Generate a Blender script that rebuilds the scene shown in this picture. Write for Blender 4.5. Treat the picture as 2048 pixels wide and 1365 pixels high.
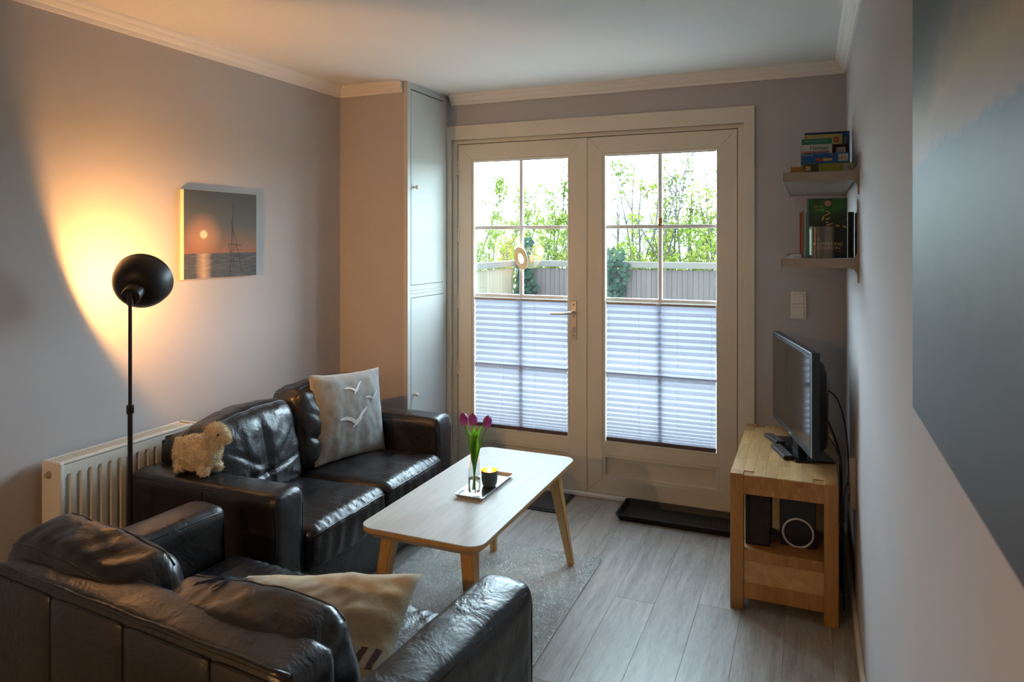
import bpy, bmesh, math, random
from mathutils import Vector, Matrix, noise
from mathutils.bvhtree import BVHTree
random.seed(7)
sc = bpy.context.scene
for o in list(bpy.data.objects): bpy.data.objects.remove(o)
C = sc.collection
PI = math.pi
R = math.radians

# ------------------------------------------------------------------ camera
FPX, VH, YAW, HC = 1410.0, 478.0, R(22.9), 1.5
cam_d = bpy.data.cameras.new('camera'); cam = bpy.data.objects.new('camera', cam_d); C.objects.link(cam)
cam.location = (0, 0, HC); cam.rotation_euler = (PI/2, 0, YAW)
cam_d.sensor_fit = 'HORIZONTAL'; cam_d.sensor_width = 36.0
cam_d.lens = FPX/2048*36; cam_d.shift_y = -(682.5-VH)/2048
cam_d.clip_start = 0.05; cam_d.clip_end = 300
cam_d.dof.use_dof = True; cam_d.dof.focus_distance = 3.3; cam_d.dof.aperture_fstop = 7.0
sc.camera = cam
# ------------------------------------------------------------------ world, exposure
w = bpy.data.worlds.new('overcast_sky'); sc.world = w; w.use_nodes = True
bg = w.node_tree.nodes['Background']; bg.inputs[0].default_value = (0.66, 0.855, 1.0, 1); bg.inputs[1].default_value = 15.0
vs = sc.view_settings
vs.view_transform = 'Standard'; vs.look = 'None'; vs.gamma = 1.0; vs.use_curve_mapping = False
vs.exposure = 0.9
def area(name, loc, rot, sx, sy, energy=0, portal=False, col=(1, 1, 1)):
    l = bpy.data.lights.new(name, 'AREA'); l.shape = 'RECTANGLE'; l.size = sx; l.size_y = sy
    l.energy = energy; l.color = col
    if portal: l.cycles.is_portal = True
    o = bpy.data.objects.new(name, l); C.objects.link(o); o.location = loc; o.rotation_euler = rot
    return o
area('door_portal', (-1.2, 4.12, 1.15), (-PI/2, 0, 0), 1.6, 1.75, 1.0, True)

# ------------------------------------------------------------------ pixel helpers (a pixel gives a direction, a touched plane gives the distance)
_s, _c = math.sin(YAW), math.cos(YAW)
def ray(u, v):
    a = (u-1024)/FPX; return Vector((a*_c-_s, a*_s+_c, -(v-VH)/FPX))
def aty(u, v, y): d = ray(u, v); return Vector((0, 0, HC))+d*(y/d.y)
def atz(u, v, z): d = ray(u, v); return Vector((0, 0, HC))+d*((z-HC)/d.z)
def atx(u, v, x): d = ray(u, v); return Vector((0, 0, HC))+d*(x/d.x)

# ------------------------------------------------------------------ materials
def nmat(name):
    m = bpy.data.materials.new(name); m.use_nodes = True
    nt = m.node_tree; b = nt.nodes['Principled BSDF']
    return m, nt, b
def N(nt, t, **k):
    n = nt.nodes.new(t)
    for a, v in k.items(): setattr(n, a, v)
    return n
def L(nt, a, b): nt.links.new(a, b)
def coords(nt, kind='Object', scale=(1, 1, 1)):
    tc = N(nt, 'ShaderNodeTexCoord'); mp = N(nt, 'ShaderNodeMapping'); mp.inputs['Scale'].default_value = scale
    L(nt, tc.outputs[kind], mp.inputs[0]); return mp.outputs[0]
def ramp(nt, fac, stops):
    r = N(nt, 'ShaderNodeValToRGB'); e = r.color_ramp.elements
    while len(e) < len(stops): e.new(0.5)
    for k, (p, c) in enumerate(stops):
        e[k].position = p; e[k].color = (*c, 1) if len(c) == 3 else c
    L(nt, fac, r.inputs[0]); return r.outputs[0]
def noise_n(nt, vec, scale, detail=3, rough=0.5, dist=0.0):
    n = N(nt, 'ShaderNodeTexNoise'); n.inputs['Scale'].default_value = scale; n.inputs['Detail'].default_value = detail
    n.inputs['Roughness'].default_value = rough; n.inputs['Distortion'].default_value = dist
    L(nt, vec, n.inputs['Vector']); return n.outputs['Fac']
def bump(nt, b, h, strength, dist=0.002, chain=None):
    n = N(nt, 'ShaderNodeBump'); n.inputs['Strength'].default_value = strength; n.inputs['Distance'].default_value = dist
    L(nt, h, n.inputs['Height'])
    if chain is not None: L(nt, chain, n.inputs['Normal'])
    L(nt, n.outputs[0], b.inputs['Normal']); return n.outputs[0]
def simple(name, col, rough=0.5, metal=0.0, var=0.0, vscale=8, bmp=0.0, bscale=60, spec=0.5, coat=0.0, emit=None, estr=0.0, trans=0.0, ior=1.45, sss=0.0):
    m, nt, b = nmat(name)
    b.inputs['Base Color'].default_value = (*col, 1); b.inputs['Roughness'].default_value = rough
    b.inputs['Metallic'].default_value = metal; b.inputs['Specular IOR Level'].default_value = spec
    b.inputs['Coat Weight'].default_value = coat; b.inputs['Transmission Weight'].default_value = trans; b.inputs['IOR'].default_value = ior
    v = coords(nt)
    if var:
        f = noise_n(nt, v, vscale, 4)
        L(nt, ramp(nt, f, [(0.3, tuple(x*(1-var) for x in col)), (0.7, tuple(min(1, x*(1+var)) for x in col))]), b.inputs['Base Color'])
    if bmp: bump(nt, b, noise_n(nt, v, bscale, 4), bmp)
    if emit: b.inputs['Emission Color'].default_value = (*emit, 1); b.inputs['Emission Strength'].default_value = estr
    return m
def wood(name, c1, c2, rough=0.45, scale=(1, 14, 14), axis_scale=3.0, bmp=0.15, coat=0.0, rnd=0.0):
    m, nt, b = nmat(name); v = coords(nt, 'Object', scale)
    oi = N(nt, 'ShaderNodeObjectInfo'); add = N(nt, 'ShaderNodeVectorMath', operation='ADD')
    sc3 = N(nt, 'ShaderNodeVectorMath', operation='SCALE'); cv = N(nt, 'ShaderNodeCombineXYZ')
    for k in range(3): L(nt, oi.outputs['Random'], cv.inputs[k])
    L(nt, cv.outputs[0], sc3.inputs[0]); sc3.inputs['Scale'].default_value = 37.0
    L(nt, v, add.inputs[0]); L(nt, sc3.outputs[0], add.inputs[1]); v = add.outputs[0]
    f = noise_n(nt, v, axis_scale, 6, 0.62, 0.6); g = noise_n(nt, v, axis_scale*7, 3, 0.6)
    mx = N(nt, 'ShaderNodeMix'); mx.inputs[0].default_value = 0.35; L(nt, f, mx.inputs[2]); L(nt, g, mx.inputs[3])
    col = ramp(nt, mx.outputs[0], [(0.32, c1), (0.66, c2)])
    if rnd:
        hs = N(nt, 'ShaderNodeHueSaturation'); mr = N(nt, 'ShaderNodeMapRange')
        mr.inputs[3].default_value = 1-rnd; mr.inputs[4].default_value = 1+rnd
        L(nt, oi.outputs['Random'], mr.inputs[0]); L(nt, mr.outputs[0], hs.inputs['Value']); L(nt, col, hs.inputs['Color']); col = hs.outputs[0]
    L(nt, col, b.inputs['Base Color']); b.inputs['Roughness'].default_value = rough; b.inputs['Coat Weight'].default_value = coat
    if bmp: bump(nt, b, mx.outputs[0], bmp, 0.001)
    return m
def leather(name, col, rough=0.33):
    m, nt, b = nmat(name); v = coords(nt)
    b.inputs['Specular IOR Level'].default_value = 0.6
    f = noise_n(nt, v, 5, 4)
    L(nt, ramp(nt, f, [(0.3, tuple(x*0.7 for x in col)), (0.75, tuple(x*1.5 for x in col))]), b.inputs['Base Color'])
    L(nt, ramp(nt, noise_n(nt, v, 9, 4), [(0.3, (rough-0.08,)*3), (0.75, (rough+0.12,)*3)]), b.inputs['Roughness'])
    wr = noise_n(nt, v, 9, 5, 0.55, 0.9)
    vo = N(nt, 'ShaderNodeTexVoronoi', feature='DISTANCE_TO_EDGE'); vo.inputs['Scale'].default_value = 60; L(nt, v, vo.inputs['Vector'])
    n1 = bump(nt, b, wr, 0.55, 0.012); bump(nt, b, vo.outputs['Distance'], 0.15, 0.003, n1)
    return m
def fabric(name, col, var=0.12, bscale=500, rough=0.9, sheen=0.3):
    m, nt, b = nmat(name); v = coords(nt)
    f = noise_n(nt, v, 30, 4)
    L(nt, ramp(nt, f, [(0.3, tuple(x*(1-var) for x in col)), (0.7, tuple(x*(1+var) for x in col))]), b.inputs['Base Color'])
    b.inputs['Roughness'].default_value = rough; b.inputs['Sheen Weight'].default_value = sheen
    n1 = bump(nt, b, noise_n(nt, v, 22, 4, 0.5, 1.0), 0.35, 0.006); bump(nt, b, noise_n(nt, v, bscale, 2), 0.3, 0.001, n1)
    return m
def glassy(name, tint=(1, 1, 1), rough=0.0, base=0.04):
    m = bpy.data.materials.new(name); m.use_nodes = True; nt = m.node_tree; nt.nodes.clear()
    out = N(nt, 'ShaderNodeOutputMaterial'); mix = N(nt, 'ShaderNodeMixShader'); lw = N(nt, 'ShaderNodeLayerWeight'); lw.inputs[0].default_value = 0.5
    pw = N(nt, 'ShaderNodeMath', operation='POWER'); pw.inputs[1].default_value = 4.0; L(nt, lw.outputs['Facing'], pw.inputs[0])
    ma = N(nt, 'ShaderNodeMath', operation='MULTIPLY_ADD'); ma.inputs[1].default_value = 0.7; ma.inputs[2].default_value = base; L(nt, pw.outputs[0], ma.inputs[0])
    tr = N(nt, 'ShaderNodeBsdfTransparent'); tr.inputs[0].default_value = (*tint, 1); gl = N(nt, 'ShaderNodeBsdfGlossy'); gl.inputs['Roughness'].default_value = rough
    L(nt, ma.outputs[0], mix.inputs[0]); L(nt, tr.outputs[0], mix.inputs[1]); L(nt, gl.outputs[0], mix.inputs[2]); L(nt, mix.outputs[0], out.inputs[0])
    return m

M = {}
M['wall'] = simple('wall_paint', (0.46, 0.44, 0.445), 0.85, var=0.03, vscale=2, bmp=0.08, bscale=180)
M['white'] = simple('white_paint', (0.80, 0.78, 0.74), 0.6, bmp=0.04, bscale=120)
M['ceil'] = simple('ceiling_paint', (0.74, 0.74, 0.72), 0.9, bmp=0.05, bscale=150)
M['cream'] = simple('cream_lacquer', (0.70, 0.645, 0.54), 0.42, var=0.02, vscale=4, bmp=0.05, bscale=40)
M['cupb'] = simple('cupboard_lacquer', (0.54, 0.54, 0.51), 0.6, bmp=0.04, bscale=40)
M['muntin'] = simple('muntin_white', (0.78, 0.80, 0.80), 0.4)
M['dark'] = simple('dark_gap', (0.02, 0.02, 0.02), 0.8)
M['steel'] = simple('brushed_steel', (0.55, 0.54, 0.52), 0.35, 1.0)
M['chrome'] = simple('chrome', (0.8, 0.8, 0.8), 0.15, 1.0)
M['pane'] = glassy('window_glass', (0.97, 0.99, 0.98))
M['glass'] = glassy('clear_glass', (0.95, 0.97, 0.96), 0.0, 0.06)
M['plank'] = wood('grey_oak_plank', (0.23, 0.20, 0.17), (0.46, 0.425, 0.385), 0.36, (9, 0.9, 9), 3.0, 0.12, 0.0, 0.10)
M['sub'] = simple('subfloor', (0.06, 0.05, 0.045), 0.9)
M['leather'] = leather('black_leather', (0.012, 0.011, 0.013))
M['pipe'] = simple('leather_piping', (0.012, 0.012, 0.014), 0.28, spec=0.7)
M['oak'] = wood('oiled_oak', (0.25, 0.105, 0.022), (0.46, 0.225, 0.062), 0.4, (10, 10, 0.8), 3.0, 0.12)
M['oak_y'] = wood('oiled_oak_flat', (0.38, 0.20, 0.06), (0.58, 0.36, 0.15), 0.38, (8, 0.9, 8), 3.0, 0.1, 0.0, 0.16)
M['leg'] = wood('beech_leg', (0.50, 0.26, 0.085), (0.66, 0.39, 0.145), 0.42, (12, 12, 0.8), 3.0, 0.06)
M['ttop'] = wood('whitewashed_top', (0.52, 0.49, 0.45), (0.64, 0.62, 0.59), 0.48, (14, 0.8, 14), 3.0, 0.05)
M['black'] = simple('black_plastic', (0.012, 0.012, 0.014), 0.4)
M['blackm'] = simple('black_metal', (0.02, 0.018, 0.018), 0.42, 0.3)
M['screen'] = simple('tv_glass', (0.006, 0.006, 0.007), 0.08, spec=0.6)
M['rubber'] = simple('black_rubber', (0.012, 0.012, 0.014), 0.45, bmp=0.3, bscale=200)
M['mat'] = fabric('dark_mat', (0.018, 0.015, 0.017), 0.2, 300)
M['silver'] = simple('silver_tray', (0.72, 0.71, 0.69), 0.22, 1.0, bmp=0.06, bscale=30)
M['rad'] = simple('radiator_enamel', (0.78, 0.75, 0.68), 0.4)
M['shade_in'] = simple('shade_inner', (0.85, 0.82, 0.76), 0.5)
M['cup'] = simple('slate_cup', (0.06, 0.075, 0.075), 0.55)
M['gold'] = simple('gold_lining', (0.95, 0.55, 0.12), 0.3, 1.0)
M['pill'] = fabric('grey_linen', (0.25, 0.245, 0.235))
M['gull'] = fabric('gull_print', (0.62, 0.60, 0.60), 0.05)
M['wool'] = fabric('cream_wool', (0.74, 0.62, 0.44), 0.15, 250)
M['petal'] = simple('tulip_petal', (0.46, 0.07, 0.34), 0.45, var=0.4, vscale=45)
M['leaf'] = simple('tulip_leaf', (0.13, 0.34, 0.03), 0.4, var=0.3, vscale=30)
M['shelf'] = simple('shelf_grey_metal', (0.36, 0.31, 0.25), 0.38, 0.3)
M['switch'] = simple('switch_white', (0.74, 0.70, 0.63), 0.4)
M['paper'] = simple('paper', (0.75, 0.72, 0.64), 0.8)
M['concrete'] = simple('patio_stone', (0.20, 0.19, 0.18), 0.9, var=0.2, vscale=4)
M['grass'] = simple('meadow_grass', (0.072, 0.095, 0.032), 0.9, var=0.3, vscale=0.6)
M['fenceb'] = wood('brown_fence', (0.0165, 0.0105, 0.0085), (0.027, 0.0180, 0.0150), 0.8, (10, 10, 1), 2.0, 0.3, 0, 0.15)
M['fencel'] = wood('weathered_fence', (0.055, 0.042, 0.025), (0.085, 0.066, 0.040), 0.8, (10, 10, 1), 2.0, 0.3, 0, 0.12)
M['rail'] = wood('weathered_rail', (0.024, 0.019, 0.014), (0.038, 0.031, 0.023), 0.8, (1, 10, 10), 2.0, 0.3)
M['bark'] = simple('bark', (0.025, 0.021, 0.018), 0.9, var=0.3)
M['twig'] = simple('twig_bark', (0.03, 0.027, 0.023), 0.9, var=0.3)
M['ring'] = wood('pale_wood_ring', (0.70, 0.42, 0.16), (0.86, 0.62, 0.30), 0.5)
M['wick'] = simple('wax', (0.85, 0.8, 0.7), 0.5)
M['flame'] = simple('flame', (1, 0.5, 0.1), 0.5, emit=(1, 0.42, 0.08), estr=60)
M['bulb'] = simple('warm_bulb', (1, 0.8, 0.5), 0.5, emit=(1, 0.50, 0.16), estr=25)
def foliage(name, c1, c2):
    m = bpy.data.materials.new(name); m.use_nodes = True; nt = m.node_tree; nt.nodes.clear()
    out = N(nt, 'ShaderNodeOutputMaterial'); mix = N(nt, 'ShaderNodeMixShader'); mix.inputs[0].default_value = 0.45
    d = N(nt, 'ShaderNodeBsdfDiffuse'); t = N(nt, 'ShaderNodeBsdfTranslucent')
    f = noise_n(nt, coords(nt), 2.5, 3); col = ramp(nt, f, [(0.35, c1), (0.65, c2)])
    L(nt, col, d.inputs[0]); L(nt, col, t.inputs[0]); L(nt, d.outputs[0], mix.inputs[1]); L(nt, t.outputs[0], mix.inputs[2]); L(nt, mix.outputs[0], out.inputs[0])
    return m
M['spring'] = foliage('spring_leaves', (0.045, 0.075, 0.010), (0.090, 0.108, 0.020))
M['spring2'] = foliage('yellow_leaves', (0.070, 0.092, 0.014), (0.135, 0.135, 0.026))
M['leaf'] = foliage('tulip_leaves', (0.12, 0.34, 0.02), (0.24, 0.50, 0.04))
M['ivy'] = foliage('ivy_leaves', (0.008, 0.02, 0.014), (0.034, 0.05, 0.038))
def pleat_mat():
    m = bpy.data.materials.new('pleated_fabric'); m.use_nodes = True; nt = m.node_tree; nt.nodes.clear()
    out = N(nt, 'ShaderNodeOutputMaterial'); mix = N(nt, 'ShaderNodeMixShader'); mix.inputs[0].default_value = 0.62
    m2 = N(nt, 'ShaderNodeMixShader'); m2.inputs[0].default_value = 0.04
    d = N(nt, 'ShaderNodeBsdfDiffuse'); t = N(nt, 'ShaderNodeBsdfTranslucent'); tr = N(nt, 'ShaderNodeBsdfTransparent')
    d.inputs[0].default_value = (0.50, 0.47, 0.53, 1); t.inputs[0].default_value = (0.15, 0.152, 0.185, 1)
    L(nt, d.outputs[0], mix.inputs[1]); L(nt, t.outputs[0], mix.inputs[2]); L(nt, mix.outputs[0], m2.inputs[1]); L(nt, tr.outputs[0], m2.inputs[2])
    L(nt, m2.outputs[0], out.inputs[0]); return m
M['pleat'] = pleat_mat()
M['brail'] = simple('blind_rail', (0.42, 0.36, 0.30), 0.5)
M['brail2'] = simple('blind_rail_dark', (0.10, 0.065, 0.065), 0.6)
M['cord'] = simple('white_cord', (0.6, 0.6, 0.62), 0.7)

# ------------------------------------------------------------------ mesh helpers
class B:
    def __init__(s): s.bm = bmesh.new()
    def box(s, x0, x1, y0, y1, z0, z1, bev=0.0, seg=2):
        t = bmesh.new(); bmesh.ops.create_cube(t, size=1)
        for v in t.verts: v.co = Vector(((x0+x1)/2+v.co.x*(x1-x0), (y0+y1)/2+v.co.y*(y1-y0), (z0+z1)/2+v.co.z*(z1-z0)))
        if bev: bmesh.ops.bevel(t, geom=t.edges[:], offset=bev, segments=seg, affect='EDGES', profile=0.5)
        s.add(t); return s
    def add(s, t, M=None):
        if M is not None: t.transform(M)
        me = bpy.data.meshes.new('tmp'); t.to_mesh(me); t.free(); s.bm.from_mesh(me); bpy.data.meshes.remove(me); return s
    def poly(s, verts, faces):
        vs_ = [s.bm.verts.new(v) for v in verts]
        for f in faces:
            try: s.bm.faces.new([vs_[i] for i in f])
            except ValueError: pass
        return s
    def prism(s, pts, a, b, axis='z'):
        def P(p, t):
            return {'z': (p[0], p[1], t), 'y': (p[0], t, p[1]), 'x': (t, p[0], p[1])}[axis]
        n = len(pts)
        s.poly([P(p, a) for p in pts]+[P(p, b) for p in pts], [list(range(n))[::-1], list(range(n, 2*n))]+[[i, (i+1) % n, n+(i+1) % n, n+i] for i in range(n)])
        return s
    def tube(s, pts, r, n=8, caps=True):
        pts = [Vector(p) for p in pts]; rr = r if isinstance(r, (list, tuple)) else [r]*len(pts); rings = []
        up = None
        for i, p in enumerate(pts):
            d = (pts[min(i+1, len(pts)-1)]-pts[max(i-1, 0)]).normalized()
            if up is None: up = d.orthogonal().normalized()
            up = (up-d*up.dot(d)); up = up.normalized() if up.length > 1e-6 else d.orthogonal().normalized()
            q = d.cross(up)
            rings.append([s.bm.verts.new(p+(up*math.cos(2*PI*k/n)+q*math.sin(2*PI*k/n))*rr[i]) for k in range(n)])
        for a, b in zip(rings, rings[1:]):
            for k in range(n): s.bm.faces.new([a[k], a[(k+1) % n], b[(k+1) % n], b[k]])
        if caps:
            s.bm.faces.new(rings[0][::-1]); s.bm.faces.new(rings[-1])
        return s
    def lathe(s, prof, n=32, o=(0, 0, 0), axis=(0, 0, 1)):
        o = Vector(o); q = Vector((0, 0, 1)).rotation_difference(Vector(axis).normalized()); rings = []
        for (r, z) in prof:
            if r < 1e-6: rings.append([s.bm.verts.new(o+q @ Vector((0, 0, z)))])
            else: rings.append([s.bm.verts.new(o+q @ Vector((r*math.cos(2*PI*k/n), r*math.sin(2*PI*k/n), z))) for k in range(n)])
        for a, b in zip(rings, rings[1:]):
            for k in range(n):
                k2 = (k+1) % n
                if len(a) == 1 and len(b) == 1: continue
                if len(a) == 1: s.bm.faces.new([a[0], b[k2], b[k]])
                elif len(b) == 1: s.bm.faces.new([a[k], a[k2], b[0]])
                else: s.bm.faces.new([a[k], a[k2], b[k2], b[k]])
        return s
    def ell(s, c, r, n=20, rot=None):
        t = bmesh.new(); bmesh.ops.create_uvsphere(t, u_segments=n, v_segments=n//2+2, radius=1)
        Mx = Matrix.Translation(c) @ (rot.to_4x4() if rot else Matrix.Identity(4)) @ Matrix.Diagonal((*r, 1))
        return s.add(t, Mx)
    def xf(s, Mx): s.bm.transform(Mx); return s
    def fin(s, name, mat, parent=None, smooth=False, local=False, norm=True, angle=None):
        if norm: bmesh.ops.recalc_face_normals(s.bm, faces=s.bm.faces[:])
        if parent is not None and not local:
            s.bm.transform(Matrix.Translation(-world_off(parent)))
        me = bpy.data.meshes.new(name); s.bm.to_mesh(me); s.bm.free()
        if smooth:
            for p in me.polygons: p.use_smooth = True
            if angle: me.set_sharp_from_angle(angle=R(angle))
        return link(name, me, mat, parent)
def world_off(o):
    v = Vector((0, 0, 0))
    while o is not None: v += o.location; o = o.parent
    return v
def link(name, me, mat, parent=None):
    o = bpy.data.objects.new(name, me); C.objects.link(o)
    if mat is not None and not me.materials: me.materials.append(M[mat] if isinstance(mat, str) else mat)
    if parent is not None: o.parent = parent
    return o
def thing(name, label, cat, loc=(0, 0, 0), rz=0, group=None):
    o = bpy.data.objects.new(name, None); C.objects.link(o); o.location = loc; o.rotation_euler = (0, 0, rz); o.empty_display_size = 0.1
    return tag(o, label, cat, group)
def tag(o, label, cat, group=None, kind=None):
    o['label'] = label; o['category'] = cat
    if group: o['group'] = group
    if kind: o['kind'] = kind
    return o
def struct(o, label=None, cat=None):
    o['kind'] = 'structure'
    if label: o['label'] = label
    if cat: o['category'] = cat
    return o
def ninst(name, src, parent, loc=None, rot=None, scale=None):
    o = bpy.data.objects.new(name, src.data); C.objects.link(o); o.parent = parent
    o.location = src.location if loc is None else loc
    if rot: o.rotation_euler = rot
    if scale: o.scale = scale
    return o
def text_bm(body, size, extr=0.0004, align='LEFT', shear=0.0, space=1.0):
    cu = bpy.data.curves.new('t', 'FONT'); cu.body = body; cu.size = size; cu.extrude = extr; cu.align_x = align; cu.shear = shear; cu.space_character = space
    cu.resolution_u = 2
    o = bpy.data.objects.new('t', cu); C.objects.link(o)
    dg = bpy.context.evaluated_depsgraph_get(); me = bpy.data.meshes.new_from_object(o.evaluated_get(dg))
    t = bmesh.new(); t.from_mesh(me); bpy.data.objects.remove(o); bpy.data.curves.remove(cu); bpy.data.meshes.remove(me)
    return t
def puffy(w_, d_, h_, r=0.05, n=14, puff=(0, 0, 0), amp=0.0, ns=6.0, seed=0, fn=None):
    """soft cushion: rounded box w_ x d_ x h_ centred at 0; puff swells the faces along x,y,z"""
    t = bmesh.new(); bmesh.ops.create_cube(t, size=2)
    bmesh.ops.subdivide_edges(t, edges=t.edges[:], cuts=n, use_grid_fill=True)
    hx, hy, hz = w_/2, d_/2, h_/2; off = Vector((seed*3.1, seed*1.7, seed*2.3))
    for v in t.verts:
        a = v.co.copy()
        def e(x): return math.copysign(abs(x)**0.9, x)
        p = Vector((e(a.x)*hx, e(a.y)*hy, e(a.z)*hz))
        q = Vector((max(-hx+r, min(hx-r, p.x)), max(-hy+r, min(hy-r, p.y)), max(-hz+r, min(hz-r, p.z))))
        dlt = p-q
        if dlt.length > 1e-9: p = q+dlt.normalized()*r*min(1, max(abs(dlt.x), abs(dlt.y), abs(dlt.z))/r)
        bx, by, bz = 1-a.x**2, 1-a.y**2, 1-a.z**2
        p += Vector((a.x*puff[0]*by*bz, a.y*puff[1]*bx*bz, a.z*puff[2]*bx*by))
        if fn: p = fn(a, p)
        v.co = p
    t.normal_update()
    if amp:
        new = []
        for v in t.verts:
            k = noise.noise(v.co*ns+off)*0.6+noise.noise(v.co*ns*2.3+off)*0.4
            new.append(v.co+v.normal*amp*k)
        for v, c in zip(t.verts, new): v.co = c
    return t

# ================================================================== SETTING
XL, XR, YB, YD, ZC = -2.579, 0.169, -3.0, 3.95, 2.40
YC, XC = 3.471, -2.11          # cupboard front face, cupboard side face
fl = B().box(XL-0.3, XR+0.3, YB-0.3, YD+0.25, -0.12, -0.006).fin('floor', 'sub'); struct(fl)
def planks():
    wd, ln, cache, col = 0.166, 1.22, {}, 0
    x = XL
    while x < XR-0.002:
        x1 = min(x+wd, XR); y = YB-((col*0.47) % 1.0)*ln
        while y < YD+0.05:
            a, b = max(y, YB), min(y+ln, YD+0.07)
            if b-a > 0.02:
                key = (round(x1-x, 4), round(b-a, 4)); hw, hl = (x1-x)/2-0.0003, (b-a)/2-0.0003
                if key not in cache:
                    ob = B().box(-hw, hw, -hl, hl, -0.006, 0.0, 0.0005, 1).fin('plank', 'plank', fl, local=True); cache[key] = ob.data
                else:
                    ob = bpy.data.objects.new('plank', cache[key]); C.objects.link(ob); ob.parent = fl
                ob.location = ((x+x1)/2, (a+b)/2, 0)
            y += ln
        x = x1; col += 1
planks()
struct(B().box(XL-0.3, XR+0.3, YB-0.3, YD+0.35, ZC, ZC+0.15).fin('ceiling', 'ceil'))
struct(B().box(XL-0.25, XL, YB-0.25, YD+0.3, 0, ZC).fin('wall_left', 'wall'))
struct(B().box(XR, XR+0.25, YB-0.25, YD+0.3, 0, ZC).fin('wall_right', 'wall'))
# door wall with the double-door opening
OX0, OX1, OZ = -2.085, -0.325, 2.12
b = B().box(XL, OX0, YD, YD+0.28, 0, ZC).box(OX1, XR, YD, YD+0.28, 0, ZC).box(OX0, OX1, YD, YD+0.28, OZ, ZC)
struct(b.fin('wall_front', 'wall'))
struct(B().box(XL, XR, YB-0.25, YB, 0, ZC).fin('wall_back', 'wall'))
# cornices: stepped profile swept along each wall
CP = [(0, -0.062), (0.010, -0.062), (0.012, -0.044), (0.020, -0.041), (0.030, -0.030), (0.034, -0.020), (0.044, -0.015), (0.050, -0.008), (0.052, 0), (0, 0)]
def cornice(name, run, a, b, wallpos, sgn):
    t = B(); n = len(CP); pts = []
    for end in (a, b):
        for (o, z) in CP:
            pts.append((wallpos+sgn*o, end, ZC+z) if run == 'y' else (end, wallpos+sgn*o, ZC+z))
    t.poly(pts, [list(range(n)), list(range(n, 2*n))[::-1]]+[[i, (i+1) % n, n+(i+1) % n, n+i] for i in range(n)])
    return struct(t.fin(name, 'white'))
cornice('trim_1', 'y', YB, YC, XL, 1); cornice('trim_2', 'x', XC+0.03, XR-0.0, YD, -1)
cornice('trim_3', 'y', YB, YD, XR, -1); cornice('trim_4', 'x', XL, XC-0.03, YC, -1)
# baseboards
struct(B().box(XR-0.014, XR, YB, YD, 0, 0.062, 0.003).fin('baseboard_right', 'cream'))
struct(B().box(XL, XL+0.014, YB, YC, 0, 0.062, 0.003).fin('baseboard_left', 'cream'))
struct(B().box(OX1+0.06, XR-0.014, YD-0.014, YD, 0, 0.062, 0.003).fin('baseboard_front', 'cream'))
# door casing and frame
struct(B().box(XC, -0.269, YD-0.016, YD+0.01, OZ, 2.208, 0.002).box(-0.325, -0.269, YD-0.016, YD+0.01, 0, OZ+0.002, 0.002).box(XC+0.002, -2.083, YD-0.016, YD+0.01, 0, OZ+0.002, 0.002).fin('trim_5', 'cream'))
fr = B().box(-2.085, -2.047, YD+0.012, YD+0.10, 0, 2.12, 0.002).box(-0.356, -0.325, YD+0.012, YD+0.10, 0, 2.12, 0.002).box(-2.05, -0.352, YD+0.012, YD+0.10, 2.096, 2.12, 0.002)
fr.box(-2.085, -2.030, YD+0.072, YD+0.12, 0, 2.12).box(-0.374, -0.325, YD+0.072, YD+0.12, 0, 2.12).box(-2.085, -0.325, YD+0.072, YD+0.12, 2.080, 2.12).box(-1.230, -1.180, YD+0.0715, YD+0.085, 0.02, 2.10).box(-2.085, -0.325, YD+0.072, YD+0.12, 0, 0.036)
struct(fr.fin('trim_6', 'cream'))
struct(B().box(-2.085, -0.325, YD-0.012, YD+0.10, 0, 0.022, 0.004).fin('trim_7', 'white'))
# ------------------------------------------------------------------ double glazed doors
def mitre_bar(x0, x1, z0, z1, side, wd, y0, y1):
    t = B()
    P = {'L': [(x0, z0), (x0+wd, z0+wd), (x0+wd, z1-wd), (x0, z1)], 'R': [(x1, z0), (x1, z1), (x1-wd, z1-wd), (x1-wd, z0+wd)],
         'T': [(x0, z1), (x0+wd, z1-wd), (x1-wd, z1-wd), (x1, z1)], 'B': [(x0, z0), (x1, z0), (x1-wd, z0+wd), (x0+wd, z0+wd)]}[side]
    c = Vector((sum(p[0] for p in P)/4, sum(p[1] for p in P)/4)); g = 0.0
    P = [(p[0]+(g if p[0] < c.x else -g), p[1]+(g if p[1] < c.y else -g)) for p in P]
    t.prism(P, y0, y1, 'y'); bmesh.ops.recalc_face_normals(t.bm, faces=t.bm.faces[:])
    bmesh.ops.bevel(t.bm, geom=t.bm.edges[:], offset=0.0020, segments=1, affect='EDGES')
    return t
YF, YG = 3.965, 4.004
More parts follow.
